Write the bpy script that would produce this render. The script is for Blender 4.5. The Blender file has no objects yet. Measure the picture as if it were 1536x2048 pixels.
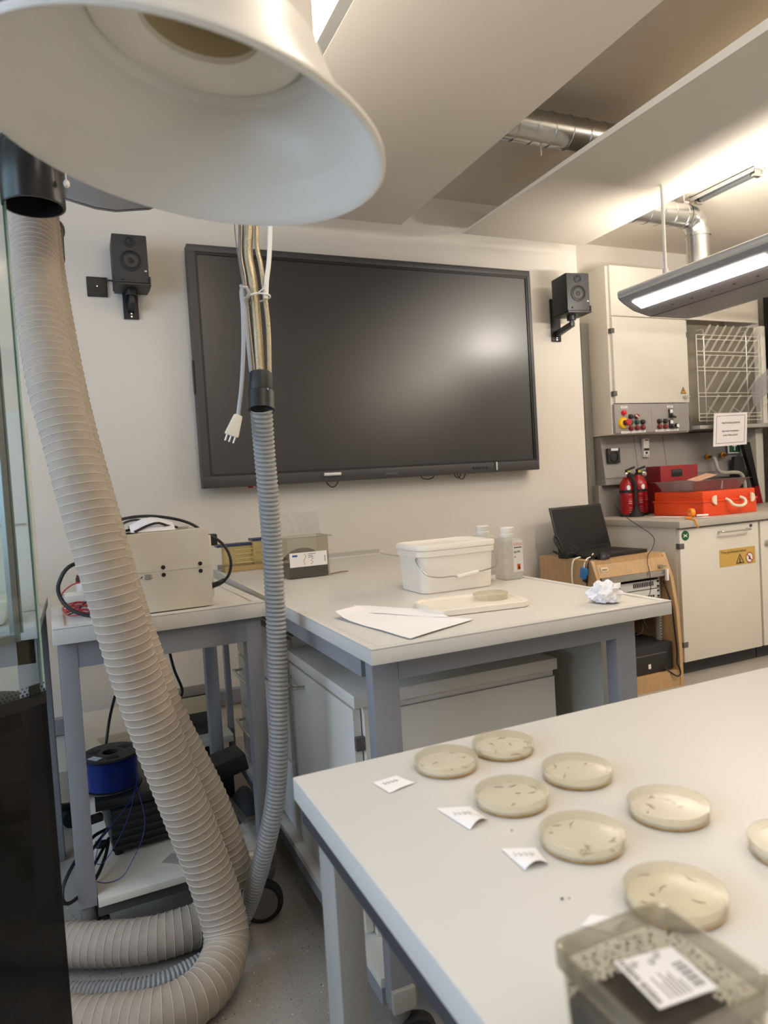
import bpy, bmesh, math, random
from mathutils import Vector, Matrix, noise

random.seed(7)
C = bpy.context.scene
COL = C.collection
PI = math.pi
V = Vector

# ------------------------------------------------------------------ camera
cam_d = bpy.data.cameras.new('camera')
cam = bpy.data.objects.new('camera', cam_d)
COL.objects.link(cam)
YAW, PITCH, ROLL = 0.412584587, 0.041295243, 0.0604560185
fw = V((math.sin(YAW) * math.cos(PITCH), math.cos(YAW) * math.cos(PITCH), -math.sin(PITCH)))
rt = V((math.cos(YAW), -math.sin(YAW), 0))
dn = fw.cross(rt)
r2 = math.cos(ROLL) * rt + math.sin(ROLL) * dn
d2 = -math.sin(ROLL) * rt + math.cos(ROLL) * dn
cam.matrix_world = Matrix(((r2.x, -d2.x, -fw.x, 0), (r2.y, -d2.y, -fw.y, 0), (r2.z, -d2.z, -fw.z, 1.22), (0, 0, 0, 1)))
cam_d.sensor_fit = 'VERTICAL'
cam_d.sensor_height = 36.0
cam_d.lens = 1395.4 / 2048 * 36.0
cam_d.clip_start = 0.02
cam_d.dof.use_dof = True
cam_d.dof.focus_distance = 2.2
cam_d.dof.aperture_fstop = 5.2
C.camera = cam

# ------------------------------------------------------------------ view + world + lights
C.view_settings.view_transform = 'Standard'
C.view_settings.look = 'None'
C.view_settings.gamma = 1.0
C.view_settings.use_curve_mapping = False
C.view_settings.exposure = 0.06
C.cycles.max_bounces = 10
C.cycles.diffuse_bounces = 5
C.cycles.transparent_max_bounces = 24
C.cycles.caustics_reflective = False
C.cycles.caustics_refractive = False
C.cycles.sample_clamp_indirect = 4.0
try:
    C.cycles.use_denoising = True
    C.cycles.denoiser = 'OPENIMAGEDENOISE'
except Exception:
    pass
W = bpy.data.worlds.new('sky')
C.world = W
W.use_nodes = True
bg = W.node_tree.nodes['Background']
bg.inputs[0].default_value = (0.62, 0.76, 1.0, 1)
bg.inputs[1].default_value = 1.0


def area(name, loc, rot, sx, sy, power, color):
    d = bpy.data.lights.new(name, 'AREA')
    d.shape = 'RECTANGLE'
    d.size, d.size_y, d.energy, d.color = sx, sy, power, color
    o = bpy.data.objects.new(name, d)
    COL.objects.link(o)
    o.location, o.rotation_euler = loc, rot
    return o


WARM = (1.0, 0.91, 0.80)
NEUT = (1.0, 0.93, 0.84)
COOL = (0.60, 0.77, 1.0)
area('daylight', (-2.28, 0.9, 1.75), (0, -PI / 2, 0), 1.5, 3.0, 64, COOL)           # daylight through the window on the left
area('wing_uplight', (3.02, 1.35, 2.20), (PI, 0.50, 0), 0.12, 2.8, 92, WARM)        # indirect part of the suspended luminaire
area('left_wing_uplight', (0.24, 0.9, 2.36), (PI, 0.25, 0), 0.16, 2.6, 50, NEUT)    # indirect part of the left luminaire
area('wing_end_fill', (2.72, 2.615, 2.13), (math.radians(100), 0, 0), 0.30, 0.03, 5.0, WARM)   # added light at the lamp's far end for glare on the upper cabinet
area('rear_fill', (1.0, -1.5, 2.52), (0, 0, 0), 0.25, 2.4, 23, NEUT)               # added fill light behind the camera, without a fixture
area('right_fill', (3.9, 1.0, 2.6), (0.45, 0, 0), 1.6, 0.2, 26, NEUT)          # added unseen fill light that brightens the right cabinets


# ------------------------------------------------------------------ materials
def lin(c):
    if isinstance(c, str):
        c = c.lstrip('#')
        c = [int(c[i:i + 2], 16) / 255 for i in (0, 2, 4)]
    return tuple((x / 12.92 if x <= 0.04045 else ((x + 0.055) / 1.055) ** 2.4) for x in c)


MATS = {}


def mat(name, color, rough=0.5, metal=0.0, var=0.06, scale=8.0, bump=0.0, bscale=120.0, coat=0.0, emit=0.0, spec=0.5):
    if name in MATS:
        return MATS[name]
    m = bpy.data.materials.new(name)
    m.use_nodes = True
    nt = m.node_tree
    p = nt.nodes['Principled BSDF']
    c = lin(color)
    p.inputs['Roughness'].default_value = rough
    p.inputs['Metallic'].default_value = metal
    p.inputs['Specular IOR Level'].default_value = spec
    p.inputs['Coat Weight'].default_value = coat
    tc = nt.nodes.new('ShaderNodeTexCoord')
    n = nt.nodes.new('ShaderNodeTexNoise')
    n.inputs['Scale'].default_value = scale
    n.inputs['Detail'].default_value = 3
    nt.links.new(tc.outputs['Object'], n.inputs['Vector'])
    r = nt.nodes.new('ShaderNodeValToRGB')
    r.color_ramp.elements[0].position = 0.3
    r.color_ramp.elements[1].position = 0.7
    r.color_ramp.elements[0].color = tuple(x * (1 - var) for x in c) + (1,)
    r.color_ramp.elements[1].color = tuple(min(1, x * (1 + var * 0.6)) for x in c) + (1,)
    nt.links.new(n.outputs['Fac'], r.inputs['Fac'])
    nt.links.new(r.outputs['Color'], p.inputs['Base Color'])
    if bump:
        n2 = nt.nodes.new('ShaderNodeTexNoise')
        n2.inputs['Scale'].default_value = bscale
        b = nt.nodes.new('ShaderNodeBump')
        b.inputs['Strength'].default_value = bump
        b.inputs['Distance'].default_value = 0.002
        nt.links.new(tc.outputs['Object'], n2.inputs['Vector'])
        nt.links.new(n2.outputs['Fac'], b.inputs['Height'])
        nt.links.new(b.outputs['Normal'], p.inputs['Normal'])
    if emit:
        p.inputs['Emission Color'].default_value = c + (1,)
        p.inputs['Emission Strength'].default_value = emit
    MATS[name] = m
    return m


def clear(name, tint, alpha=0.1, rough=0.08, haze=0.0, hazecol='#ffffff'):
    """thin clear sheet: mostly see-through, a fresnel gloss, optionally a milky share"""
    if name in MATS:
        return MATS[name]
    m = bpy.data.materials.new(name)
    m.use_nodes = True
    nt = m.node_tree
    nt.nodes.clear()
    out = nt.nodes.new('ShaderNodeOutputMaterial')
    tr = nt.nodes.new('ShaderNodeBsdfTransparent')
    tr.inputs[0].default_value = lin(tint) + (1,)
    gl = nt.nodes.new('ShaderNodeBsdfGlossy')
    gl.inputs['Roughness'].default_value = rough
    fr = nt.nodes.new('ShaderNodeLayerWeight')
    fr.inputs['Blend'].default_value = 0.25
    ml = nt.nodes.new('ShaderNodeMath')
    ml.operation = 'MULTIPLY_ADD'
    ml.inputs[1].default_value = 0.22
    ml.inputs[2].default_value = alpha
    nt.links.new(fr.outputs['Facing'], ml.inputs[0])
    mx = nt.nodes.new('ShaderNodeMixShader')
    nt.links.new(ml.outputs[0], mx.inputs[0])
    src = tr.outputs[0]
    if haze:
        df = nt.nodes.new('ShaderNodeBsdfDiffuse')
        df.inputs[0].default_value = lin(hazecol) + (1,)
        tl = nt.nodes.new('ShaderNodeBsdfTranslucent')
        tl.inputs[0].default_value = lin(hazecol) + (1,)
        ad = nt.nodes.new('ShaderNodeMixShader')
        ad.inputs[0].default_value = 0.5
        nt.links.new(df.outputs[0], ad.inputs[1])
        nt.links.new(tl.outputs[0], ad.inputs[2])
        tc = nt.nodes.new('ShaderNodeTexCoord')
        nz = nt.nodes.new('ShaderNodeTexNoise')
        nz.inputs['Scale'].default_value = 60
        nt.links.new(tc.outputs['Object'], nz.inputs['Vector'])
        mm = nt.nodes.new('ShaderNodeMath')
        mm.operation = 'MULTIPLY_ADD'
        mm.inputs[1].default_value = 0.3 * haze
        mm.inputs[2].default_value = 0.85 * haze
        nt.links.new(nz.outputs['Fac'], mm.inputs[0])
        m2 = nt.nodes.new('ShaderNodeMixShader')
        nt.links.new(mm.outputs[0], m2.inputs[0])
        nt.links.new(tr.outputs[0], m2.inputs[1])
        nt.links.new(ad.outputs[0], m2.inputs[2])
        src = m2.outputs[0]
    nt.links.new(src, mx.inputs[1])
    nt.links.new(gl.outputs[0], mx.inputs[2])
    nt.links.new(mx.outputs[0], out.inputs[0])
    MATS[name] = m
    return m


def speckle_floor():
    m = mat('vinyl_floor', '#a39e95', 0.42, var=0.05, scale=3)
    nt = m.node_tree
    p = nt.nodes['Principled BSDF']
    ramp = [n for n in nt.nodes if n.type == 'VALTORGB'][0]
    tc = [n for n in nt.nodes if n.type == 'TEX_COORD'][0]
    last = ramp.outputs['Color']
    for sc, thr, col in ((62, 0.12, '#e4e0d8'), (52, 0.10, '#302e2c'), (170, 0.2, '#5d5a55'), (140, 0.18, '#cbc6be')):
        v = nt.nodes.new('ShaderNodeTexVoronoi')
        v.inputs['Scale'].default_value = sc
        v.inputs['Randomness'].default_value = 1.0
        nt.links.new(tc.outputs['Object'], v.inputs['Vector'])
        lt = nt.nodes.new('ShaderNodeMath')
        lt.operation = 'LESS_THAN'
        lt.inputs[1].default_value = thr
        nt.links.new(v.outputs['Distance'], lt.inputs[0])
        wn = nt.nodes.new('ShaderNodeSeparateColor')
        nt.links.new(v.outputs['Color'], wn.inputs[0])
        gt = nt.nodes.new('ShaderNodeMath')
        gt.operation = 'GREATER_THAN'
        gt.inputs[1].default_value = 0.62
        nt.links.new(wn.outputs[0], gt.inputs[0])
        mu = nt.nodes.new('ShaderNodeMath')
        mu.operation = 'MULTIPLY'
        nt.links.new(lt.outputs[0], mu.inputs[0])
        nt.links.new(gt.outputs[0], mu.inputs[1])
        mx = nt.nodes.new('ShaderNodeMix')
        mx.data_type = 'RGBA'
        nt.links.new(mu.outputs[0], mx.inputs[0])
        nt.links.new(last, mx.inputs[6])
        mx.inputs[7].default_value = lin(col) + (1,)
        last = mx.outputs[2]
    nt.links.new(last, p.inputs['Base Color'])
    return m


def wood():
    m = mat('beech_veneer', '#bd9a70', 0.42, var=0.10, scale=4)
    nt = m.node_tree
    tc = [n for n in nt.nodes if n.type == 'TEX_COORD'][0]
    n = [n for n in nt.nodes if n.type == 'TEX_NOISE'][0]
    mp = nt.nodes.new('ShaderNodeMapping')
    mp.inputs['Scale'].default_value = (14, 14, 1.2)
    nt.links.new(tc.outputs['Object'], mp.inputs['Vector'])
    nt.links.new(mp.outputs[0], n.inputs['Vector'])
    return m


M_wall = mat('wall_paint', '#d6d0c6', 0.85, var=0.02, scale=2, bump=0.05, bscale=200)
M_ceil = mat('ceiling_paint', '#d6cdc0', 0.9, var=0.02, scale=2)
M_sail = mat('sail_white', '#dcd5c9', 0.55, var=0.015, scale=2)
M_floor = speckle_floor()
M_wood = wood()
M_top = mat('worktop_cream', '#d2cec7', 0.38, var=0.02, scale=5)
M_edge = mat('worktop_edge_grey', '#b9b5ac', 0.45, var=0.02)
M_white = mat('white_laminate', '#d9d5cc', 0.45, var=0.02)
M_cab = mat('cabinet_ivory', '#ddd8cd', 0.5, var=0.02)
M_frame = mat('grey_frame_paint', '#8f9096', 0.45, var=0.03)
M_grey = mat('grey_panel', '#8e8a87', 0.5, var=0.03)
M_lgrey = mat('light_grey_steel', '#a8a59e', 0.4, var=0.03)
M_chrome = mat('brushed_steel', '#c9c7c3', 0.28, 1.0, var=0.04)
M_zinc = mat('galvanised_sheet', '#b9bab8', 0.27, 1.0, var=0.10, scale=9)
M_black = mat('black_plastic', '#131314', 0.45, var=0.1)
M_black2 = mat('black_satin', '#262627', 0.55, var=0.1, bump=0.15)
M_dark = mat('dark_plinth', '#3b3a3c', 0.6)
M_hinge = mat('hinge_grey', '#5e5a57', 0.45)
M_rubber = mat('black_rubber', '#151516', 0.7)
M_hose = mat('beige_hose_fabric', '#a59889', 0.75, var=0.07, scale=30, bump=0.35, bscale=260)
M_wire = mat('hose_wire', '#c3b8a9', 0.6)
M_ghose = mat('grey_pvc_hose', '#929292', 0.3, var=0.04)
M_dome = mat('white_dome_plastic', '#dedad1', 0.34, var=0.01)
M_domein = mat('beige_throat', '#c5b48f', 0.5)
M_paper = mat('white_paper', '#eeebec', 0.8, var=0.02)
M_wplas = mat('white_plastic', '#ece6dc', 0.4, var=0.015)
M_red = mat('red_enamel', '#9e1117', 0.3, var=0.05)
M_dred = mat('dark_red_box', '#8e1a20', 0.42, var=0.05)
M_orange = mat('orange_plastic', '#e0481a', 0.42, var=0.04)
M_yel = mat('yellow_plastic', '#e8b81a', 0.4)
M_gold = mat('gold_sticker', '#c9a455', 0.5, var=0.05)
M_ink = mat('black_ink', '#1b1a1a', 0.6)
M_gink = mat('grey_ink', '#8d8a88', 0.7)
M_green = mat('green_sign', '#1d5a3c', 0.5)
M_blue = mat('blue_filament', '#1f337c', 0.28, var=0.15, scale=60)
M_brass = mat('brass', '#c98f3a', 0.3, 0.9)
M_soil = mat('dark_soil', '#332c28', 0.95, var=0.45, scale=70, bump=0.9, bscale=160)
M_agar = mat('agar_gel', '#e3e0d9', 0.5, var=0.07, scale=35)
M_screen = mat('display_glass', '#171617', 0.36, var=0.04, spec=0.9)
M_lamp = mat('lamp_diffuser', '#fff0dc', 0.4, var=0.0, emit=44.0)
M_glass = clear('clear_glass', '#f6faf8', 0.03, 0.03)
M_glassedge = mat('glass_edge_green', '#9db5ad', 0.15, var=0.1)
M_tint = clear('black_tinted_glass', '#6f6d6d', 0.015, 0.10)
M_petri = clear('petri_plastic', '#fdfcf8', 0.02, 0.25, haze=0.13, hazecol='#f4f0e6')
M_tub = clear('clear_tub_plastic', '#f4f3ee', 0.04, 0.12, haze=0.05, hazecol='#ece9e2')
M_dirty = clear('dirty_tub_plastic', '#f6f4ee', 0.04, 0.2, haze=0.07, hazecol='#cfc9bb')
M_frost = clear('frosted_plastic', '#f2f2f0', 0.04, 0.25, haze=0.72, hazecol='#e4e2dc')
M_lilac = clear('lilac_tray_plastic', '#d9c9cc', 0.06, 0.15, haze=0.35, hazecol='#b9a6aa')
M_amber = clear('amber_plastic', '#f0e2b4', 0.05, 0.12, haze=0.3, hazecol='#e6dbb4')


# ------------------------------------------------------------------ mesh builder
class B:
    def __init__(s):
        s.bm = bmesh.new()

    def hexa(s, pts, bev=0.0):
        vs = [s.bm.verts.new(p) for p in pts]
        fs = [s.bm.faces.new([vs[i] for i in f]) for f in
              ((0, 3, 2, 1), (4, 5, 6, 7), (0, 1, 5, 4), (1, 2, 6, 5), (2, 3, 7, 6), (3, 0, 4, 7))]
        if bev:
            ed = list({e for f in fs for e in f.edges})
            bmesh.ops.bevel(s.bm, geom=ed, offset=bev, segments=2, affect='EDGES', profile=0.6)
        return s

    def box(s, x0, y0, z0, x1, y1, z1, bev=0.0):
        return s.hexa([(x0, y0, z0), (x1, y0, z0), (x1, y1, z0), (x0, y1, z0),
                       (x0, y0, z1), (x1, y0, z1), (x1, y1, z1), (x0, y1, z1)], bev)

    def obox(s, c, size, M=None, bev=0.0):
        M = M or Matrix.Identity(3)
        a, b, d = (x / 2 for x in size)
        c = V(c)
        return s.hexa([c + M @ V(p) for p in ((-a, -b, -d), (a, -b, -d), (a, b, -d), (-a, b, -d),
                                              (-a, -b, d), (a, -b, d), (a, b, d), (-a, b, d))], bev)

    def frustum(s, cx, cy, z0, z1, w0, d0, w1, d1, bev=0.0):
        return s.hexa([(cx - w0 / 2, cy - d0 / 2, z0), (cx + w0 / 2, cy - d0 / 2, z0), (cx + w0 / 2, cy + d0 / 2, z0), (cx - w0 / 2, cy + d0 / 2, z0),
                       (cx - w1 / 2, cy - d1 / 2, z1), (cx + w1 / 2, cy - d1 / 2, z1), (cx + w1 / 2, cy + d1 / 2, z1), (cx - w1 / 2, cy + d1 / 2, z1)], bev)

    def rings(s, rows, closed=True, cap0=False, cap1=False):
        vr = [[s.bm.verts.new(p) for p in row] for row in rows]
        n = len(vr[0])
        for a, b in zip(vr, vr[1:]):
            for i in range(n if closed else n - 1):
                j = (i + 1) % n
                s.bm.faces.new((a[i], a[j], b[j], b[i]))
        if cap0:
            s.bm.faces.new(list(reversed(vr[0])))
        if cap1:
            s.bm.faces.new(vr[-1])
        return s

    def lathe(s, prof, o=(0, 0, 0), axis=(0, 0, 1), seg=40, cap0=False, cap1=False):
        ax = V(axis).normalized()
        t = V((1, 0, 0)) if abs(ax.x) < 0.9 else V((0, 1, 0))
        u = (t - ax * t.dot(ax)).normalized()
        w = ax.cross(u)
        o = V(o)
        rows = [[o + ax * h + (u * math.cos(2 * PI * i / seg) + w * math.sin(2 * PI * i / seg)) * max(r, 1e-4) for i in range(seg)] for r, h in prof]
        return s.rings(rows, True, cap0, cap1)

    def cyl(s, p0, p1, r0, r1=None, seg=20):
        p0, p1 = V(p0), V(p1)
        d = p1 - p0
        return s.lathe([(r0, 0), (r0 if r1 is None else r1, d.length)], p0, d, seg, True, True)

    def tube(s, path, r, seg=10, caps=True, up=None):
        pts = [V(p) for p in path]
        n = len(pts)
        T = [(pts[min(i + 1, n - 1)] - pts[max(i - 1, 0)]).normalized() for i in range(n)]
        t0 = V((0, 0, 1)) if abs(T[0].z) < 0.9 else V((1, 0, 0))
        u = (t0 - T[0] * t0.dot(T[0])).normalized()
        rows = []
        for i in range(n):
            u = (u - T[i] * u.dot(T[i])).normalized()
            w = T[i].cross(u)
            rr = r(i) if callable(r) else r
            if callable(rr):
                rows.append([pts[i] + (u * math.cos(2 * PI * k / seg) + w * math.sin(2 * PI * k / seg)) * rr(2 * PI * k / seg) for k in range(seg)])
            else:
                rows.append([pts[i] + (u * math.cos(2 * PI * k / seg) + w * math.sin(2 * PI * k / seg)) * rr for k in range(seg)])
        return s.rings(rows, True, caps, caps)

    def prism(s, poly, f, h0, h1):
        """polygon given as 2D points, f(a, b, h) places it"""
        lo = [s.bm.verts.new(f(a, b, h0)) for a, b in poly]
        hi = [s.bm.verts.new(f(a, b, h1)) for a, b in poly]
        n = len(poly)
        s.bm.faces.new(list(reversed(lo)))
        s.bm.faces.new(hi)
        for i in range(n):
            j = (i + 1) % n
            s.bm.faces.new((lo[i], lo[j], hi[j], hi[i]))
        return s

    def ball(s, c, r, sq=(1, 1, 1), seg=16):
        bmesh.ops.create_uvsphere(s.bm, u_segments=seg, v_segments=seg // 2, radius=r,
                                  matrix=Matrix.Translation(V(c)) @ Matrix.Diagonal((*sq, 1)))
        return s

    def sheet(s, grid, th=0.0):
        """grid of points -> a thin sheet th thick, lying on the grid"""
        n, m = len(grid), len(grid[0])
        up = V((0, 0, th))
        lo = [[s.bm.verts.new(V(p)) for p in row] for row in grid]
        hi = [[s.bm.verts.new(V(p) + up) for p in row] for row in grid]
        for i in range(n - 1):
            for j in range(m - 1):
                s.bm.faces.new((hi[i][j], hi[i][j + 1], hi[i + 1][j + 1], hi[i + 1][j]))
                s.bm.faces.new((lo[i][j], lo[i + 1][j], lo[i + 1][j + 1], lo[i][j + 1]))
        rim = [(0, j) for j in range(m)] + [(i, m - 1) for i in range(1, n)] + [(n - 1, j) for j in range(m - 2, -1, -1)] + [(i, 0) for i in range(n - 2, 0, -1)]
        for (a, b), (c, d) in zip(rim, rim[1:] + rim[:1]):
            s.bm.faces.new((lo[a][b], lo[c][d], hi[c][d], hi[a][b]))
        return s

    def move(s, M):
        bmesh.ops.transform(s.bm, matrix=M, verts=list(s.bm.verts))
        return s


def place(o, parent):
    COL.objects.link(o)
    if parent is not None:
        o.parent = parent
    return o


def rootmat(p):
    M = Matrix.Identity(4)
    while p is not None:
        M = p.matrix_basis @ M
        p = p.parent
    return M


def obj(name, b, m, parent=None, local=False, flat=False, ang=35, origin=None):
    """link a builder's mesh as ONE object; coordinates are world ones unless local"""
    bm = b.bm
    bmesh.ops.recalc_face_normals(bm, faces=list(bm.faces))
    me = bpy.data.meshes.new(name)
    if parent is not None and not local:
        bmesh.ops.transform(bm, matrix=rootmat(parent).inverted(), verts=list(bm.verts))
    loc = None
    if parent is None and not local and len(bm.verts):
        zs = min(v.co.z for v in bm.verts)
        loc = V((sum(v.co.x for v in bm.verts) / len(bm.verts), sum(v.co.y for v in bm.verts) / len(bm.verts), zs))
        bmesh.ops.translate(bm, vec=-loc, verts=list(bm.verts))
    bm.to_mesh(me)
    bm.free()
    if not flat:
        for p in me.polygons:
            p.use_smooth = True
        me.set_sharp_from_angle(angle=math.radians(ang))
    me.materials.append(m)
    o = bpy.data.objects.new(name, me)
    if loc is not None:
        o.location = loc
    return place(o, parent)


def thing(name, label, cat, loc=(0, 0, 0), rz=0.0, group=None):
    o = bpy.data.objects.new(name, None)
    o.empty_display_size = 0.05
    o.location = loc
    o.rotation_euler = (0, 0, rz)
    COL.objects.link(o)
    o.matrix_basis = Matrix.Translation(V(loc)) @ Matrix.Rotation(rz, 4, 'Z')
    return tag(o, label, cat, group)


def tag(o, label, cat, group=None):
    o['label'] = label
    o['category'] = cat
    if group:
        o['group'] = group
    return o


def struct(name, b, m, parent=None, **k):
    o = obj(name, b, m, parent, **k)
    if parent is None:
        o['kind'] = 'structure'
    return o


def lettering(name, lines, m, parent, o, right, up, size, gap=1.35, align='LEFT', th=0.0004):
    """printed letters: lines of text as a thin mesh standing on the plane (o, right, up)"""
    right, up = V(right).normalized(), V(up).normalized()
    n = right.cross(up)
    bm = bmesh.new()
    for i, t in enumerate(lines):
        cu = bpy.data.curves.new('t', 'FONT')
        cu.body = t
        cu.size = size
        cu.align_x = align
        cu.extrude = th / 2
        cu.resolution_u = 3
        ob = bpy.data.objects.new('t', cu)
        COL.objects.link(ob)
        dg = bpy.context.evaluated_depsgraph_get()
        me = bpy.data.meshes.new_from_object(ob.evaluated_get(dg))
        M = Matrix((right, up, n)).transposed().to_4x4()
        M.translation = V(o) - up * (i * size * gap) + n * th * 0.5
        me.transform(M)
        bm.from_mesh(me)
        bpy.data.objects.remove(ob)
        bpy.data.curves.remove(cu)
        bpy.data.meshes.remove(me)
    b = B()
    b.bm.free()
    b.bm = bm
    return obj(name, b, m, parent, flat=True)


def spline(pts, step):
    """Catmull-Rom through pts, resampled at even steps"""
    P = [V(p) for p in pts]
    P = [P[0] * 2 - P[1]] + P + [P[-1] * 2 - P[-2]]
    dense = []
    for i in range(1, len(P) - 2):
        a, b, c, d = P[i - 1:i + 3]
        for k in range(24):
            t = k / 24
            dense.append(0.5 * ((2 * b) + (c - a) * t + (2 * a - 5 * b + 4 * c - d) * t * t + (3 * b - a - 3 * c + d) * t ** 3))
    dense.append(P[-2])
    out, acc = [dense[0]], 0.0
    for a, b in zip(dense, dense[1:]):
        L = (b - a).length
        while acc + L >= step:
            t = (step - acc) / L
            a = a.lerp(b, t)
            out.append(a)
            L = (b - a).length
            acc = 0.0
        acc += L
    out.append(dense[-1])
    return out


def cable(name, pts, r, m, parent=None, seg=8, step=0.012):
    return obj(name, B().tube(spline(pts, step), r, seg), m, parent)


def dup(root, loc=None, rz=None, label=None, group=None):
    r = root.copy()
    COL.objects.link(r)
    if loc is not None:
        r.location = loc
    if rz is not None:
        r.rotation_euler = (0, 0, rz)
    if label:
        r['label'] = label
    if group:
        r['group'] = group
    for ch in list(root.children):
        c = ch.copy()
        COL.objects.link(c)
        c.parent = r
        for g in list(ch.children):
            d = g.copy()
            COL.objects.link(d)
            d.parent = c
    return r


def rotm(x=0, y=0, z=0):
    return Matrix.Rotation(z, 3, 'Z') @ Matrix.Rotation(y, 3, 'Y') @ Matrix.Rotation(x, 3, 'X')


# ------------------------------------------------------------------ the room
WY = 3.50          # wall behind the display
BY = 3.92          # wall of the niche on the right
XC = 2.935         # corner where the niche begins
CZ = 2.80
struct('floor', B().box(-2.4, -3.2, -0.1, 5.6, 4.2, 0.0), M_floor, flat=True)
struct('ceiling', B().box(-2.4, -3.2, CZ, 5.6, 4.2, CZ + 0.1), M_ceil, flat=True)
struct('wall_back', B().box(-2.4, WY, 0, XC, WY + 0.62, CZ), M_wall, flat=True)
struct('wall_niche', B().box(XC, BY, 0, 5.6, BY + 0.2, CZ), M_wall, flat=True)
struct('wall_right', B().box(5.4, -3.2, 0, 5.6, BY, CZ), M_wall, flat=True)
struct('wall_rear', B().box(-2.4, -3.2, 0, 5.4, -3.0, CZ), M_wall, flat=True)
b = B()
b.box(-2.4, -3.0, 0, -2.2, WY, 0.95).box(-2.4, -3.0, 2.55, -2.2, WY, CZ)
b.box(-2.4, -3.0, 0.95, -2.2, -0.7, 2.55).box(-2.4, 2.5, 0.95, -2.2, WY, 2.55)
struct('wall_left', b, M_wall, flat=True)
wn = struct('window_1', B().box(-2.36, -0.7, 0.95, -2.30, -0.64, 2.55).box(-2.36, 2.44, 0.95, -2.30, 2.5, 2.55)
            .box(-2.36, 0.87, 0.95, -2.30, 0.93, 2.55).box(-2.36, -0.64, 0.95, -2.30, 2.44, 1.01).box(-2.36, -0.64, 2.49, -2.30, 2.44, 2.55), M_white)
struct('baseboard_back', B().box(-2.2, WY - 0.03, 0, 2.3, WY, 0.165).box(-2.2, WY - 0.025, 0.165, 2.3, WY, 0.17), M_white)
struct('trim_1', B().box(-2.2, WY - 0.045, 0.175, 2.3, WY, 0.245), M_frame)


# hanging ceiling sails with the slots between them
def sail(label, x0, x1, y0, y1, z, drop, up=0.008):
    bb = B().hexa([(x0, y0, z - drop), (x1, y0, z), (x1, y1, z), (x0, y1, z), (x0, y0, z + up), (x1, y0, z + up), (x1, y1, z + up), (x0, y1, z + up)])
    r = thing('ceiling_sail', label, 'ceiling panel', (x0, y1, z))
    obj('panel', bb, M_sail, r, flat=True)
    for yy in (y0 + 0.4, y1 - 0.25):
        obj('hanger', B().cyl(((x0 + x1) / 2, yy, z + up), ((x0 + x1) / 2, yy, CZ), 0.006), M_chrome, r)
    return r


sail('wide white ceiling panel hanging between tube light and metal duct', 0.795, 1.635, -1.6, 3.30, 2.55, 0.0)
sail('white ceiling panel with tapered left edge above the suspended lamp', 2.02, 2.84, 0.1, 3.33, 2.55, 0.045)

# tube light in the slot
t = thing('tube_light', 'bright ceiling tube light in the slot left of the wide ceiling panel', 'ceiling light', (0.70, 2.12, 2.60))
obj('housing', B().box(0.655, -1.6, 2.60, 0.794, 2.16, 2.66, 0.003).box(0.655, -1.6, 2.575, 0.682, 2.16, 2.60).box(0.756, -1.6, 2.552, 0.794, 2.16, 2.60), M_lgrey, t)
obj('diffuser', B().box(0.684, -1.58, 2.582, 0.754, 2.14, 2.599), mat('tube_glow', '#fff2e0', 0.4, var=0.0, emit=16.0), t)
obj('bracket', B().cyl((0.70, 1.9, 2.66), (0.70, 1.9, CZ), 0.008), M_lgrey, t)


# ------------------------------------------------------------------ ducts
def spiral_duct(label, x0, x1, y, z, r, elbow=None):
    t = thing('spiral_duct', label, 'duct', (x0, y, z))
    n = int((x1 - x0) / 0.09)
    prof = []
    for i in range(n):
        h = i * 0.09
        prof += [(r, h), (r, h + 0.078), (r + 0.003, h + 0.081), (r + 0.003, h + 0.086)]
    prof.append((r, x1 - x0))
    obj('pipe', B().lathe(prof, (x0, y, z), (1, 0, 0.0), 36), M_zinc, t)
    if elbow:
        R = 0.10
        arc = [V((x1 + R * math.sin(a), y, z - R + R * math.cos(a))) for a in [i * PI / 2 / 12 for i in range(13)]]
        obj('elbow', B().tube(arc, lambda i: r + (0.002 if i % 4 == 0 else 0.0), 32, False), M_zinc, t)
        xe = x1 + R
        obj('drop_pipe', B().lathe([(r + 0.004, 0), (r + 0.004, 0.012), (r, 0.014), (r, 0.17)], (xe, y, z - R), (0, 0, -1), 36), M_zinc, t)
        obj('side_elbow', B().tube([V((xe + 0.09 - 0.09 * math.cos(a), y, z - R - 0.17 - 0.09 * math.sin(a))) for a in [i * PI / 20 for i in range(11)]] + [V((4.7, y, z - R - 0.26))], r, 32, True), M_zinc, t)
        obj('hanger', B().box(xe - 0.12, y - 0.02, z + r, xe - 0.08, y + 0.02, z + r + 0.012).cyl((xe - 0.1, y, z + r), (xe - 0.1, y, CZ), 0.005), M_lgrey, t)
    else:
        obj('hanger', B().cyl((1.87, y, z + r), (1.87, y, CZ), 0.005).cyl((1.87, y - .004, z - r - .05), (1.87, y - .004, z - r), 0.003), M_lgrey, t)
    return t


spiral_duct('shiny spiral duct crossing the gap between the two ceiling panels', 1.2, 2.6, 2.42, 2.655, 0.066)
spiral_duct('galvanised duct bending down above the hanging lamp', 2.5, 3.33, 3.02, 2.655, 0.067, elbow=True)

t = thing('open_batten_light', 'unlit metal batten fixture high on the ceiling above the duct bend', 'ceiling light', (3.47, 2.86, CZ))
obj('channel', B().box(3.425, 2.64, 2.785, 3.515, 3.06, 2.80).box(3.425, 2.64, 2.765, 3.43, 3.06, 2.79).box(3.51, 2.64, 2.765, 3.515, 3.06, 2.79), M_lgrey, t)
obj('tray', B().box(3.45, 2.68, 2.755, 3.49, 3.02, 2.785, 0.004), mat('fixture_grey', '#7d8286', 0.35, 0.6), t)
for yy in (2.66, 3.04):
    obj('lamp_holder', B().box(3.445, yy - 0.012, 2.745, 3.495, yy + 0.012, 2.785, 0.003), M_chrome, t)


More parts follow.
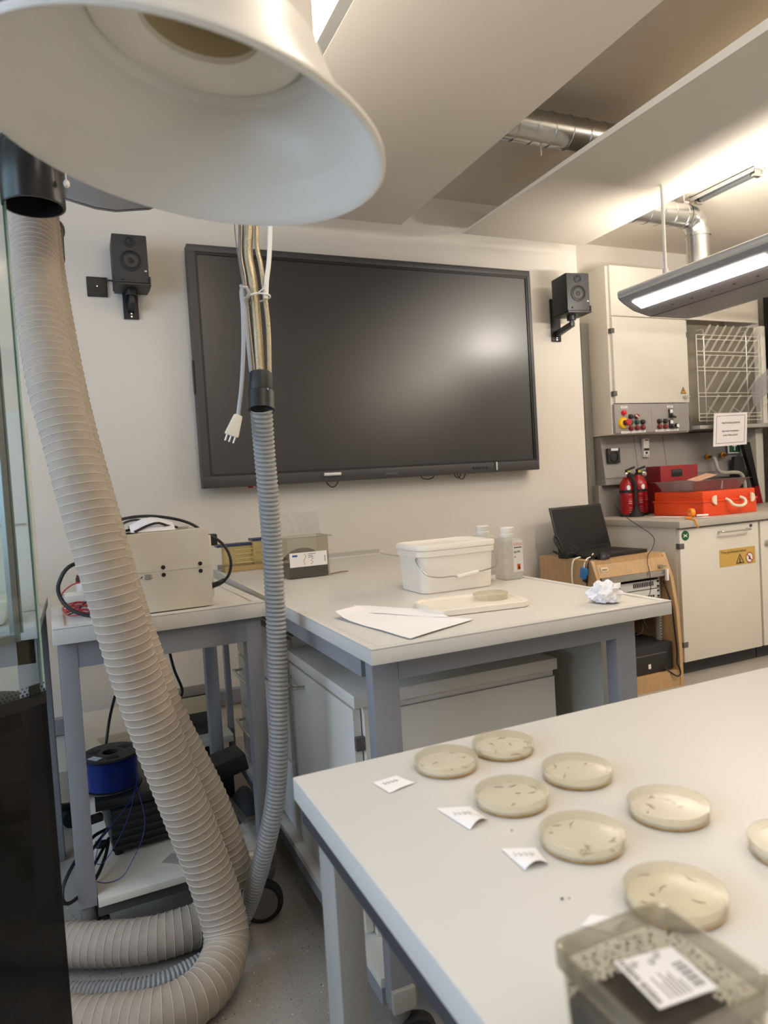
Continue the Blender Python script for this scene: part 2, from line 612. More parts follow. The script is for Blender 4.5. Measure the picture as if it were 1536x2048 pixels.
# ------------------------------------------------------------------ suspended wing luminaires
WING = [(2.42, 2.035), (2.428, 2.022), (2.455, 2.004), (2.515, 1.974), (2.618, 1.951), (2.86, 1.951), (2.95, 1.965), (3.05, 2.03), (3.055, 2.04),
        (2.97, 2.11), (2.86, 2.145), (2.72, 2.15), (2.60, 2.125), (2.50, 2.085), (2.44, 2.055)]
t = thing('wing_lamp', 'long grey wing lamp hanging by a white rod, its light strip on', 'hanging lamp', (2.73, 2.6, 1.95))
obj('body', B().prism(WING, lambda a, c, h: (a, h, c), -0.6, 2.6), mat('wing_grey', '#979ba3', 0.38, 0.2, var=0.03), t, ang=30)
obj('nose_trim', B().tube([(2.432, -0.6, 2.046), (2.432, 2.6, 2.046)], 0.019, 14), mat('satin_aluminium', '#e6e5e3', 0.32, 0.5), t)
for y0, y1 in ((1.86, 2.55), (1.05, 1.78)):
    nrm = V((-0.447, 0, -0.894)) * 0.003
    q = [V((2.457, y0, 2.003)), V((2.512, y0, 1.9755)), V((2.512, y1, 1.9755)), V((2.457, y1, 2.003))]
    obj('diffuser', B().hexa([p + nrm * 0.2 for p in q] + [p + nrm for p in q]), M_lamp, t, flat=True)
obj('seam', B().box(2.616, -0.6, 1.949, 2.620, 2.6, 1.9515), M_dark, t)
for i in range(8):
    obj('screw', B().cyl((2.57, 2.42 - i * 0.11, 1.9625), (2.569, 2.42 - i * 0.11, 1.9590), 0.006, seg=10), mat('screw_grey', '#77777a', 0.4, 0.6), t)
obj('end_cap', B().prism([(a * 1.0, c) for a, c in WING], lambda a, c, h: (a, h, c), 2.6, 2.606), mat('wing_end', '#77787b', 0.4, 0.3), t)
obj('suspension_rod', B().cyl((2.62, 2.5, 2.12), (2.62, 2.5, CZ), 0.008).cyl((2.62, 2.5, 2.12), (2.62, 2.5, 2.15), 0.013), M_wplas, t)

t = thing('wing_lamp', 'grey wing lamp end half hidden behind the white extraction dome', 'hanging lamp', (0.1, 2.55, 2.2))
WG2 = [(0.375, 2.235), (0.365, 2.215), (0.33, 2.182), (0.285, 2.157), (0.18, 2.139), (0.12, 2.142), (0.03, 2.163), (-0.22, 2.215), (-0.29, 2.25),
       (-0.29, 2.265), (-0.2, 2.315), (-0.05, 2.345), (0.12, 2.345), (0.27, 2.31), (0.35, 2.265)]
obj('body', B().prism(WG2, lambda a, c, h: (a, h, c), -0.6, 2.39), mat('wing_grey', '#8b8b8d'), t, ang=30)
obj('end_cap', B().prism(WG2, lambda a, c, h: (a, h, c), 2.396, 2.41), mat('wing_end', '#77787b'), t)
obj('seam', B().box(0.028, -0.6, 2.159, 0.032, 2.39, 2.164), M_dark, t)
obj('suspension_rod', B().cyl((0.1, 2.2, 2.34), (0.1, 2.2, CZ), 0.008), M_wplas, t)

# ------------------------------------------------------------------ interactive display on the wall
t = thing('wall_display', 'huge black wall display showing a dark blank screen', 'screen', (1.53, WY, 1.245))
X0, X1, Z0, Z1, YF = 0.556, 2.506, 1.245, 2.403, 3.40
b = B()
b.box(X0, YF, Z1 - 0.033, X1, YF + 0.07, Z1, 0.004).box(X0, YF, Z0, X1, YF + 0.07, Z0 + 0.055, 0.004)
b.box(X0, YF, Z0 + 0.055, X0 + 0.036, YF + 0.07, Z1 - 0.033).box(X1 - 0.020, YF, Z0 + 0.055, X1, YF + 0.07, Z1 - 0.033)
obj('bezel', b, mat('display_bezel', '#3d3c3d', 0.45, 0.2), t)
b = B()
b.box(X0 + 0.036, YF + 0.004, Z1 - 0.045, X1 - 0.02, YF + 0.02, Z1 - 0.033).box(X0 + 0.036, YF + 0.004, Z0 + 0.055, X1 - 0.02, YF + 0.02, Z0 + 0.066)
b.box(X0 + 0.036, YF + 0.004, Z0 + 0.066, X0 + 0.047, YF + 0.02, Z1 - 0.045).box(X1 - 0.031, YF + 0.004, Z0 + 0.066, X1 - 0.02, YF + 0.02, Z1 - 0.045)
obj('inner_frame', b, M_black, t)
obj('screen', B().box(X0 + 0.04, YF + 0.010, Z0 + 0.06, X1 - 0.025, YF + 0.03, Z1 - 0.038), M_screen, t, flat=True)
obj('back_housing', B().box(X0 + 0.12, YF + 0.07, Z0 + 0.08, X1 - 0.12, WY, Z1 - 0.1), M_black, t)
obj('side_speaker', B().box(X0 - 0.006, YF + 0.02, 1.70, X0 + 0.002, YF + 0.05, 1.86), M_black, t)
obj('pen', B().cyl((1.165, YF - 0.008, 1.282), (1.255, YF - 0.008, 1.282), 0.0085, seg=14), mat('pen_silver', '#dcdad6', 0.35), t)
obj('pen', B().cyl((2.205, YF - 0.006, 1.256), (2.205, YF - 0.006, 1.302), 0.0045, seg=12), mat('pen_silver', '#dcdad6'), t)
for i in range(5):
    obj('button', B().box(2.05 + i * 0.022, YF - 0.003, 1.268, 2.062 + i * 0.022, YF + 0.002, 1.28, 0.001), M_black, t)
lettering('brand_letters', ['SAMSUNG'], mat('bezel_print', '#77777a', 0.4), t, (1.545, YF - 0.001, 1.264), (1, 0, 0), (0, 0, 1), 0.016, align='CENTER')
for k, (xa, xb, dz) in enumerate(((1.19, 1.26, 0.03), (1.74, 1.83, 0.018), (1.97, 2.03, 0.03), (1.95, 2.0, 0.022))):
    cable('hanging_wire', [(xa, YF + 0.05, Z0 + 0.012), (xa + 0.01, YF + 0.045, Z0 - dz * 0.5), ((xa + xb) / 2, YF + 0.045, Z0 - dz), (xb - 0.01, YF + 0.045, Z0 - dz * 0.5), (xb, YF + 0.05, Z0 + 0.012)], 0.0028, M_black, t, 6)
obj('red_tag', B().box(0.775, YF + 0.02, 1.235, 0.80, YF + 0.024, 1.247), M_red, t)


# ------------------------------------------------------------------ wall speakers
def speaker(loc, rz, label, off=0.0):
    t = thing('wall_speaker', label, 'speaker', loc, rz, 'speakers either side of the wall display')
    w, h, d = 0.148, 0.215, 0.16
    obj('cabinet', B().box(-w / 2, -d / 2, 0, w / 2, d / 2, h, 0.005), M_black2, t, local=True)
    obj('front_baffle', B().box(-w / 2 + 0.002, -d / 2 - 0.006, 0.002, w / 2 - 0.002, -d / 2, h - 0.002, 0.002), mat('baffle_black', '#252629', 0.5), t, local=True)
    yb = -d / 2 - 0.006
    obj('woofer', B().lathe([(0.047, 0), (0.047, 0.004), (0.042, 0.005), (0.040, 0.001), (0.034, 0.003), (0.028, -0.001), (0.014, -0.003), (0.013, 0.002), (0.006, 0.005), (0.0, 0.006)], (0, yb, 0.098), (0, -1, 0), 36), mat('cone_black', '#1f2022', 0.6), t, local=True)
    obj('tweeter', B().lathe([(0.024, 0), (0.024, 0.003), (0.019, 0.0035), (0.015, 0.0), (0.008, 0.003), (0.0, 0.004)], (0, yb, 0.182), (0, -1, 0), 28), mat('cone_black', '#1f2022'), t, local=True)
    obj('badge', B().box(0.055, yb - 0.001, 0.052, 0.066, yb, 0.058), mat('badge_silver', '#bdbdbd', 0.4), t, local=True)
    obj('knob', B().cyl((-0.04, yb, 0.018), (-0.04, yb - 0.008, 0.018), 0.006), M_black, t, local=True)
    obj('shelf_plate', B().box(-w / 2 + 0.004, -d / 2 - 0.008, -0.010, w / 2 + 0.004, d / 2 - 0.01, 0.0, 0.002).box(w / 2 + 0.0, -d / 2 - 0.01, -0.01, w / 2 + 0.006, d / 2 - 0.06, 0.03), M_black, t, local=True)
    obj('swivel', B().cyl((0.0, 0, -0.01), (0.0, 0, -0.035), 0.026).cyl((0, 0, -0.035), (0, 0, -0.075), 0.012), M_black, t, local=True)
    obj('arm', B().hexa([(-0.013, -0.015, -0.072), (0.013, -0.015, -0.072), (0.013, d / 2 + off, -0.098), (-0.013, d / 2 + off, -0.098), (-0.013, -0.015, -0.042), (0.013, -0.015, -0.042), (0.013, d / 2 + off, -0.062), (-0.013, d / 2 + off, -0.062)], 0.003), M_black, t, local=True)
    obj('wall_plate', B().box(-0.034, d / 2 + off - 0.004, -0.122, 0.034, d / 2 + off + 0.0095, 0.135, 0.003).move(Matrix.Translation((0, d / 2 + off, 0)) @ Matrix.Rotation(-rz, 4, 'Z') @ Matrix.Translation((0, -d / 2 - off, 0))), M_black, t, local=True)
    for z in (-0.098, -0.112):
        obj('screw', B().cyl((0, d / 2 + off - 0.002, z), (0, d / 2 + off - 0.009, z), 0.004, seg=10), M_chrome, t, local=True)
    return t


speaker((0.296, WY - 0.09, 2.182), 0.0, 'black speaker on a wall arm left of the big display, beside a socket plate')
speaker((2.722, WY - 0.185, 2.140), -0.14, 'black speaker on a wall arm right of the big display', 0.10)
t = thing('socket_plate', 'square black wall plate left of the left speaker', 'wall plate', (0.155, WY, 2.155))
obj('plate', B().box(0.111, WY - 0.010, 2.158, 0.199, WY, 2.248, 0.003), M_black, t)
obj('jack', B().lathe([(0.018, 0), (0.018, 0.004), (0.012, 0.005), (0.005, 0.003), (0.0045, 0.008), (0, 0.008)], (0.155, WY - 0.010, 2.203), (0, -1, 0), 24), M_black2, t)
obj('screw', B().cyl((0.155, WY - 0.017, 2.203), (0.155, WY - 0.0195, 2.203), 0.003, seg=10), M_chrome, t)
tag(cable('speaker_cable', [(0.197, WY - 0.012, 2.232), (0.212, WY - 0.02, 2.232), (0.226, WY - 0.02, 2.228), (0.226, WY - 0.02, 2.205), (0.24, WY - 0.03, 2.20), (0.255, WY - 0.04, 2.205)], 0.004, M_black), 'short black cable from the socket plate to the left speaker', 'cable')


# ------------------------------------------------------------------ flexible hoses
def ribbed_hose(name, label, pts, r, pitch, m, group=None, wire=True, depth=0.020, per=6, seg=36):
    path = spline(pts, pitch / per)
    t = thing(name, label, 'hose', pts[0], 0, group)

    def rad(i):
        def f(a):
            ph = (i / per + a / (2 * PI)) % 1.0
            if not wire:                     # rounded ridges with narrow grooves
                return r * (1 - depth * (1 - math.sin(PI * ph) ** 0.75))
            k = math.sin(PI * ph) ** 0.8     # cloth sagging between the turns of the wire
            wr = noise.noise(V((i * 0.24, math.cos(a) * 5.5, math.sin(a) * 5.5 + r * 90)))
            return r * (1 - depth * k + 0.026 * wr * k)
        return f
    body = B().tube(path, rad, seg, False)
    obj('hose_wall', body, m, t, ang=80)
    if wire:
        n = len(path)
        T = [(path[min(i + 1, n - 1)] - path[max(i - 1, 0)]).normalized() for i in range(n)]
        t0 = V((0, 0, 1)) if abs(T[0].z) < 0.9 else V((1, 0, 0))
        u = (t0 - T[0] * t0.dot(T[0])).normalized()
        fr = []
        for i in range(n):
            u = (u - T[i] * u.dot(T[i])).normalized()
            fr.append((path[i], u.copy(), T[i].cross(u)))
        hel = []
        K = 20
        for j in range(int((n - 1) / per * K)):
            s = j / K * per
            i = min(int(s), n - 2)
            f = s - i
            p = fr[i][0].lerp(fr[i + 1][0], f)
            uu = fr[i][1].lerp(fr[i + 1][1], f)
            ww = fr[i][2].lerp(fr[i + 1][2], f)
            a = -2 * PI * s / per
            hel.append(p + (uu * math.cos(a) + ww * math.sin(a)) * (r * 1.002))
        obj('wire_spiral', B().tube(hel, 0.0012, 4, True), M_wire, t, ang=180)
    return t


H1 = [(-0.058, 2.15, 2.097), (-0.055, 2.03, 1.908), (-0.05, 1.901, 1.716), (-0.032, 1.797, 1.505), (-0.008, 1.758, 1.362), (0.015, 1.731, 1.223), (0.058, 1.713, 1.002), (0.105, 1.736, 0.767),
      (0.173, 1.760, 0.507), (0.223, 1.774, 0.324), (0.254, 1.772, 0.195), (0.265, 1.755, 0.122), (0.253, 1.720, 0.085), (0.212, 1.664, 0.068), (0.156, 1.628, 0.062), (0.08, 1.620, 0.060), (0.0, 1.645, 0.060), (-0.088, 1.682, 0.060), (-0.224, 1.784, 0.060), (-0.42, 1.90, 0.060)]
H2 = [(-0.043, 2.299, 2.111), (-0.037, 2.198, 1.864), (-0.004, 2.07, 1.498), (0.051, 1.95, 1.155), (0.103, 1.894, 0.896), (0.161, 1.882, 0.672), (0.210, 1.887, 0.534), (0.262, 1.892, 0.392), (0.314, 1.905, 0.195),
      (0.317, 1.915, 0.118), (0.285, 1.915, 0.085), (0.234, 1.898, 0.074), (0.172, 1.890, 0.072), (0.089, 1.897, 0.070), (-0.004, 1.930, 0.070), (-0.099, 1.977, 0.070), (-0.257, 2.06, 0.070), (-0.42, 2.14, 0.070)]
GH = [(0.397, 1.566, 1.405), (0.408, 1.606, 1.314), (0.419, 1.640, 1.196), (0.428, 1.673, 1.048), (0.427, 1.686, 0.848), (0.421, 1.688, 0.698), (0.415, 1.695, 0.570), (0.403, 1.717, 0.437), (0.379, 1.749, 0.312), (0.356, 1.803, 0.190),
      (0.336, 1.850, 0.100), (0.297, 1.845, 0.048), (0.240, 1.815, 0.029), (0.165, 1.788, 0.027), (0.10, 1.775, 0.027), (0.024, 1.790, 0.027), (-0.096, 1.845, 0.027), (-0.253, 1.935, 0.027), (-0.42, 2.02, 0.027)]
ribbed_hose('ventilation_hose', 'thick beige ribbed hose sweeping in front of the white box down to the floor', H1, 0.0565, 0.0195, M_hose, 'beige ventilation hoses')
ribbed_hose('ventilation_hose', 'second beige ribbed hose half hidden behind the thick front one', H2, 0.0545, 0.0195, M_hose, 'beige ventilation hoses')
ribbed_hose('supply_hose', 'grey ribbed plastic hose hanging from a black coupling to the floor', GH, 0.0255, 0.0108, M_ghose, None, False, 0.20, 8, 28)

t = thing('hose_stub', 'open black pipe end hanging beside the glass under the white dome', 'pipe', (-0.034, 1.46, 1.775))
prof = [(0.050, 0.0), (0.054, 0.0), (0.055, 0.002), (0.055, 0.088), (0.052, 0.090), (0.052, 0.1), (0.048, 0.11), (0.048, 0.35), (0.046, 0.35), (0.050, 0.06), (0.050, 0.0)]
obj('pipe', B().lathe(prof, (-0.034, 1.46, 1.772), (0, 0, 1), 40), mat('black_pipe', '#242222', 0.28), t)
obj('clamp_ring', B().lathe([(0.049, 0.108), (0.060, 0.110), (0.060, 0.128), (0.049, 0.130)], (-0.034, 1.46, 1.772), (0, 0, 1), 40), M_chrome, t)
obj('upper_pipe', B().cyl((-0.034, 1.46, 2.12), (-0.034, 1.46, 2.17), 0.046, seg=32), mat('black_pipe', '#242222'), t)
t = thing('pull_ball', 'small white pull ball on a thin cord beside the black pipe end', 'pull cord', (0.024, 1.42, 1.80))
obj('ball', B().ball((0.024, 1.42, 1.805), 0.0075, (0.8, 0.8, 1)), M_wplas, t)
obj('cord', B().cyl((0.024, 1.42, 1.81), (0.022, 1.42, 2.163), 0.0012, seg=6), M_wplas, t)
t = thing('hose_collar', 'dark collar ring of the second hose peeking out beside the first hose', 'hose collar', (-0.043, 2.27, 1.93))
obj('ring', B().lathe([(0.058, 0), (0.064, 0), (0.064, 0.095), (0.068, 0.096), (0.068, 0.105), (0.058, 0.106)], (-0.045, 2.27, 1.935), (0.02, 0.35, 1), 32), mat('collar_brown', '#5b524b', 0.5), t)

# black coupling, steel hoses and cables hanging together
t = thing('hose_coupling', 'black coupling joining the steel braided hoses to the grey hose', 'coupling', (0.396, 1.561, 1.40))
cp, cq = V((0.3965, 1.563, 1.402)), V((0.4045, 1.582, 1.485))
ax = (cq - cp)
obj('lower_sleeve', B().lathe([(0.024, 0), (0.0305, 0), (0.0305, 0.042), (0.027, 0.044), (0.024, 0.044)], cp, ax, 32), M_black, t)
obj('upper_sleeve', B().lathe([(0.027, 0.044), (0.028, 0.046), (0.0275, 0.086), (0.0255, 0.088), (0.0, 0.0885)], cp, ax, 32), M_black2, t)
obj('clip', B().obox(cp + ax.normalized() * 0.046 + V((0.004, -0.0285, 0)), (0.012, 0.003, 0.004), None), M_chrome, t)
M_braid = mat('steel_braid', '#b8a98c', 0.35, 0.85, var=0.25, scale=420, bump=0.6, bscale=500)
for k, (pts, r, lb) in enumerate((
        ([(0.43, 1.65, 2.55), (0.42, 1.62, 1.976), (0.408, 1.608, 1.833), (0.402, 1.608, 1.764), (0.404, 1.593, 1.703), (0.406, 1.588, 1.611), (0.405, 1.583, 1.484)], 0.0105, 'thickest steel braided hose in the bundle above the black coupling'),
        ([(0.45, 1.645, 2.55), (0.437, 1.613, 1.975), (0.422, 1.601, 1.797), (0.424, 1.587, 1.736), (0.427, 1.582, 1.667), (0.429, 1.578, 1.586), (0.424, 1.577, 1.484)], 0.0055, 'thin steel braided hose bowing out on the right of the bundle'),
        ([(0.411, 1.66, 2.55), (0.404, 1.630, 1.976), (0.392, 1.618, 1.833), (0.387, 1.618, 1.764), (0.389, 1.603, 1.703), (0.390, 1.598, 1.611), (0.392, 1.588, 1.484)], 0.0065, 'greyish steel hose along the left of the bundle above the black coupling'))):
    o = tag(cable('braided_hose', pts, r, M_braid if k < 2 else mat('steel_braid_grey', '#8f877c', 0.4, 0.8, var=0.2, scale=420), None, 14), lb, 'hose', 'steel hoses hanging in the bundle')
tag(cable('grey_cable', [(0.376, 1.592, 1.690), (0.382, 1.589, 1.655), (0.383, 1.590, 1.566), (0.3845, 1.585, 1.484)], 0.0045, mat('cable_grey', '#a5a6a8', 0.4)), 'short grey cable entering the black coupling beside the steel hoses', 'cable')
tag(cable('white_cable', [(0.475, 1.60, 2.55), (0.46, 1.58, 1.963), (0.45, 1.579, 1.826), (0.440, 1.572, 1.745), (0.430, 1.566, 1.698), (0.424, 1.563, 1.653)], 0.0055, M_wplas), 'white cable coming down right of the steel hoses to the cable tie', 'cable')
tag(cable('thin_cord', [(0.40, 1.64, 2.55), (0.382, 1.615, 1.968), (0.374, 1.606, 1.831), (0.374, 1.590, 1.747), (0.381, 1.581, 1.66)], 0.0012, mat('cord_brown', '#6b6258', 0.6), None, 6), 'thin brown cord running down into the cable tie', 'cord')
tag(obj('cable_tie', B().tube(spline([(0.376, 1.585, 1.653), (0.384, 1.571, 1.659), (0.402, 1.562, 1.664), (0.424, 1.5555, 1.662), (0.435, 1.566, 1.660), (0.434, 1.592, 1.660), (0.41, 1.625, 1.66), (0.383, 1.620, 1.656), (0.376, 1.585, 1.653)], 0.006), 0.0022, 6, False)
        .tube([(0.405, 1.560, 1.664), (0.416, 1.553, 1.672), (0.424, 1.551, 1.684)], 0.0016, 6), M_wplas), 'white cable tie around the hanging steel hoses', 'cable tie')
t = thing('plugged_cable', 'grey cord with a white plug dangling beside the steel hoses', 'power cord', (0.333, 1.574, 1.34))
cable('cord', [(0.383, 1.570, 1.655), (0.387, 1.567, 1.666), (0.381, 1.566, 1.678), (0.374, 1.566, 1.679), (0.370, 1.567, 1.668), (0.371, 1.568, 1.628), (0.367, 1.569, 1.549), (0.357, 1.57, 1.46), (0.344, 1.572, 1.388)], 0.0048, mat('cable_grey', '#a5a6a8'), t)
pa, pb = V((0.3455, 1.572, 1.393)), V((0.3275, 1.577, 1.3475))
dx = (pb - pa).normalized()
sx = dx.cross(V((0, 1, 0))).normalized()
sy = sx.cross(dx)
PM = Matrix((sx, sy, dx)).transposed()
obj('plug', B().hexa([pa + PM @ V(p) for p in ((-0.009, -0.009, 0), (0.009, -0.009, 0), (0.009, 0.009, 0), (-0.009, 0.009, 0), (-0.0155, -0.011, 0.05), (0.0155, -0.011, 0.05), (0.0155, 0.011, 0.05), (-0.0155, 0.011, 0.05))], 0.004), mat('plug_ivory', '#e8e0d0', 0.35), t)
for k in (-1, 0, 1):
    obj('pin', B().cyl(pb + PM @ V((k * 0.0095, 0.002 * (k == 0), -0.002)), pb + PM @ V((k * 0.0095, 0.002 * (k == 0), 0.015)), 0.0024, seg=10), M_chrome, t)

# ------------------------------------------------------------------ white extraction dome close to the camera
DC, DN, DR = V((0.125, 0.717, 1.566)), V((0.168, -0.045, 0.985)).normalized(), 0.195
t = thing('extraction_hood', 'large white bell shaped extraction hood in the upper left foreground', 'extraction hood', DC)
outer = [(DR - 0.004, 0.001), (DR, 0.0), (DR + 0.003, 0.003), (DR + 0.002, 0.007), (DR - 0.006, 0.012), (0.172, 0.024), (0.148, 0.052), (0.127, 0.085), (0.113, 0.125), (0.107, 0.16), (0.100, 0.185), (0.085, 0.195), (0.064, 0.206)]
inner = [(DR - 0.004, 0.001), (DR - 0.010, 0.008), (0.167, 0.028), (0.142, 0.066), (0.122, 0.102), (0.106, 0.125)]
obj('bell', B().lathe(list(reversed(inner)) + outer[1:], DC, DN, 96), M_dome, t, ang=50)
obj('inner_ring', B().lathe([(0.1065, 0.124), (0.106, 0.112), (0.102, 0.110), (0.070, 0.114), (0.060, 0.118), (0.058, 0.126), (0.1065, 0.136)], DC, DN, 72), mat('dome_ring_lit', '#efe8d8', 0.4), t)  # paler than the bell: the ring's brighter lighting is put into its colour
obj('throat', B().lathe([(0.058, 0.124), (0.056, 0.17), (0.054, 0.196), (0.0, 0.197)], DC, DN, 48), M_domein, t)
obj('neck_pipe', B().tube(spline([DC + DN * 0.206, DC + DN * 0.28, DC + DN * 0.4 + V((-.01, .01, 0)), V((0.17, 0.74, 2.05)), V((0.17, 0.74, 2.138))], 0.03), 0.045, 32, True), M_dome, t)

# ------------------------------------------------------------------ glass screen on the left
GE = V((-0.080, 1.462, 0))
GD = V((-0.775, -0.632, 0))
GN = V((-0.632, 0.775, 0))


def gbox(bb, s0, s1, n0, n1, z0, z1):
    q = lambda s, n, z: GE + GD * s + GN * n + V((0, 0, z))
    return bb.hexa([q(s0, n0, z0), q(s1, n0, z0), q(s1, n1, z0), q(s0, n1, z0), q(s0, n0, z1), q(s1, n0, z1), q(s1, n1, z1), q(s0, n1, z1)])


t = thing('glass_screen', 'tall glass screen, clear above and black tinted below, at the left', 'glass screen', GE + GD * 0.25)
obj('clear_pane', gbox(B(), 0.004, 0.52, 0, 0.006, 0.86, 2.13), M_glass, t, flat=True)
obj('clear_pane', gbox(B(), 0.018, 0.52, 0.03, 0.036, 0.98, 2.13), M_glass, t, flat=True)
obj('pane_edge', gbox(B(), 0.0, 0.004, 0, 0.006, 0.86, 2.13), M_glassedge, t, flat=True)
obj('pane_edge', gbox(B(), 0.014, 0.018, 0.03, 0.036, 0.98, 2.13), mat('glass_edge_dark', '#5d6f6c', 0.15), t, flat=True)
obj('rail', gbox(gbox(B(), 0.03, 0.52, 0.028, 0.040, 0.965, 0.98), 0.022, 0.034, 0.028, 0.042, 0.965, 2.13), mat('rail_steel', '#7f8486', 0.35, 0.7), t, flat=True)
obj('tinted_pane', gbox(B(), 0.0, 0.52, 0, 0.008, 0.02, 0.862), M_tint, t, flat=True)
obj('black_band', gbox(gbox(B(), 0.0, 0.52, -0.001, 0.0, 0.845, 0.868), 0.012, 0.035, -0.001, 0.0, 0.862, 0.885), M_black, t, flat=True)
b = B()
for i in range(58):
    for k in range(3):
        s = 0.004 + i * 0.0088 + (k % 2) * 0.0044
        c = GE + GD * s + GN * -0.0008 + V((0, 0, 0.871 + k * 0.0062))
        b.lathe([(0.0026 - k * 0.0006, 0), (0.0026 - k * 0.0006, 0.0006)], c, GN * -1, 8, True, True)
obj('dot_print', b, M_black, t, flat=True)
obj('base_rail', gbox(B(), 0.0, 0.52, -0.012, 0.02, 0.0, 0.022), M_black, t, flat=True)

# office chair and a far bench seen through the glass
t = thing('office_chair', 'black office chair seen dimly through the black tinted glass', 'chair', (-0.40, 2.80, 0), -0.1)
obj('seat', B().lathe([(0.0, 0), (0.17, 0.004), (0.215, 0.03), (0.22, 0.06), (0.20, 0.085), (0.0, 0.09)], (0, 0, 0.44), (0, 0, 1), 32), M_black2, t, local=True)
obj('backrest', B().hexa([(-0.19, 0.17, 0.62), (0.19, 0.17, 0.62), (0.19, 0.21, 0.62), (-0.19, 0.21, 0.62), (-0.17, 0.22, 1.0), (0.17, 0.22, 1.0), (0.17, 0.26, 1.0), (-0.17, 0.26, 1.0)], 0.015), M_black2, t, local=True)
obj('back_bar', B().tube(spline([(0, 0.05, 0.43), (0, 0.2, 0.45), (0, 0.24, 0.6), (0, 0.23, 0.75)], 0.02), 0.018), M_black, t, local=True)
obj('column', B().cyl((0, 0, 0.10), (0, 0, 0.44), 0.025).cyl((0, 0, 0.07), (0, 0, 0.16), 0.04), M_black, t, local=True)
for k in range(5):
    a = k * 2 * PI / 5 + 0.35
    e = V((math.cos(a), math.sin(a), 0))
    obj('base_arm', B().tube([e * 0.02 + V((0, 0, 0.11)), e * 0.15 + V((0, 0, 0.10)), e * 0.30 + V((0, 0, 0.075))], lambda i: 0.026 - 0.006 * i, 10), M_black, t, local=True)
    s = V((-e.y, e.x, 0))
    obj('castor', B().cyl(e * 0.30 + V((0, 0, 0.032)) - s * 0.022, e * 0.30 + V((0, 0, 0.032)) + s * 0.022, 0.032, seg=18), M_rubber, t, local=True)

t = thing('side_table', 'grey framed table with pale top behind the left end of the hose bench', 'table', (-0.6, 2.3, 0))
obj('tabletop', B().box(-0.66, 2.035, 0.868, -0.118, 2.68, 0.90, 0.003), mat('pale_blue_grey_top', '#c3c6c9', 0.4), t)
obj('apron', B().box(-0.64, 2.06, 0.80, -0.13, 2.09, 0.868).box(-0.64, 2.62, 0.80, -0.13, 2.65, 0.868), M_frame, t)
for x, y in ((-0.175, 2.06), (-0.175, 2.60), (-0.64, 2.06), (-0.64, 2.60)):
    obj('leg', B().box(x, y, 0, x + 0.05, y + 0.05, 0.868, 0.002), M_frame, t)
tag(obj('white_tub', B().frustum(-0.30, 2.18, 0.90, 0.97, 0.20, 0.14, 0.24, 0.18, 0.02), M_wplas), 'white tub on the side table seen through the clear glass', 'tub')

t = thing('white_backdrop', 'pale backdrop box added on the side table behind the clear glass', 'instrument', (-0.45, 2.42, 0.90))  # added box that gives the clear glass a bright white background
obj('housing', B().box(-0.60, 2.34, 0.90, -0.135, 2.64, 1.50, 0.006), mat('backdrop_pale', '#e4e6e4', 0.4), t)
obj('front_seam', B().box(-0.59, 2.338, 1.16, -0.145, 2.341, 1.166), M_lgrey, t)
obj('vent_strip', B().box(-0.55, 2.337, 1.42, -0.2, 2.341, 1.46), M_grey, t)

# ------------------------------------------------------------------ left mobile bench
LB = thing('mobile_bench', 'narrow wheeled lab bench carrying the white box, hoses passing in front', 'bench', (-0.082, 1.962, 0), math.radians(2.2))
bw, bd = 0.56, 0.75
obj('worktop', B().box(0, 0, 0.856, bw, bd, 0.897, 0.003).box(0, 0, 0.897, bw, 0.03, 0.900, 0.001).box(0, bd - 0.03, 0.897, bw, bd, 0.900, 0.001)
    .box(0, 0.03, 0.897, 0.03, bd - 0.03, 0.900, 0.001).box(bw - 0.03, 0.03, 0.897, bw, bd - 0.03, 0.900, 0.001), M_top, LB, local=True)
obj('apron', B().box(0.056, 0.03, 0.785, 0.504, 0.055, 0.856).box(0.056, bd - 0.055, 0.785, 0.504, bd - 0.03, 0.856)
    .box(0.015, 0.074, 0.785, 0.04, bd - 0.078, 0.856).box(bw - 0.04, 0.074, 0.785, bw - 0.015, bd - 0.078, 0.856), M_frame, LB, local=True)
for x in (0.010, bw - 0.056):
    for y in (0.028, bd - 0.078):
        obj('leg', B().box(x, y, 0.145, x + 0.046, y + 0.046, 0.856, 0.002), M_frame, LB, local=True)
        ax = (0.25, 0.97, 0) if (x > 0.2 and y < 0.2) else (0.97, 0.25, 0)
        cx, cy = (0.478, -0.045) if (x > 0.2 and y < 0.2) else (x + 0.05, y + 0.06)
        w = obj('castor', B().lathe([(0.03, -0.014), (0.052, -0.014), (0.060, -0.008), (0.060, 0.008), (0.052, 0.014), (0.03, 0.014)], (cx, cy, 0.060), ax, 32, True, True), M_rubber, LB, local=True)
        obj('hub', B().lathe([(0.044, -0.017), (0.044, 0.017)], (cx, cy, 0.060), ax, 28, True, True), mat('castor_grey', '#6d6a68', 0.5), w, local=True)
        obj('fork', B().cyl((x + 0.023, y + 0.023, 0.105), (x + 0.023, y + 0.023, 0.147), 0.02).obox(((x + 0.023 + cx) / 2, (y + 0.023 + cy) / 2, 0.105), (0.05, 0.045, 0.03), rotm(z=0.8), 0.006), mat('castor_grey', '#6d6a68'), w, local=True)
obj('lower_shelf', B().box(0.058, 0.0, 0.152, bw - 0.058, bd, 0.172, 0.002), mat('shelf_birch', '#ddd6c9', 0.45), LB, local=True)
obj('shelf_rail', B().box(0.056, 0.03, 0.112, 0.504, 0.055, 0.152), mat('rail_dark', '#5b5856', 0.5), LB, local=True)
obj('shelf_rail', B().box(0.056, bd - 0.055, 0.112, 0.504, bd - 0.03, 0.152), mat('rail_dark', '#5b5856'), LB, local=True)
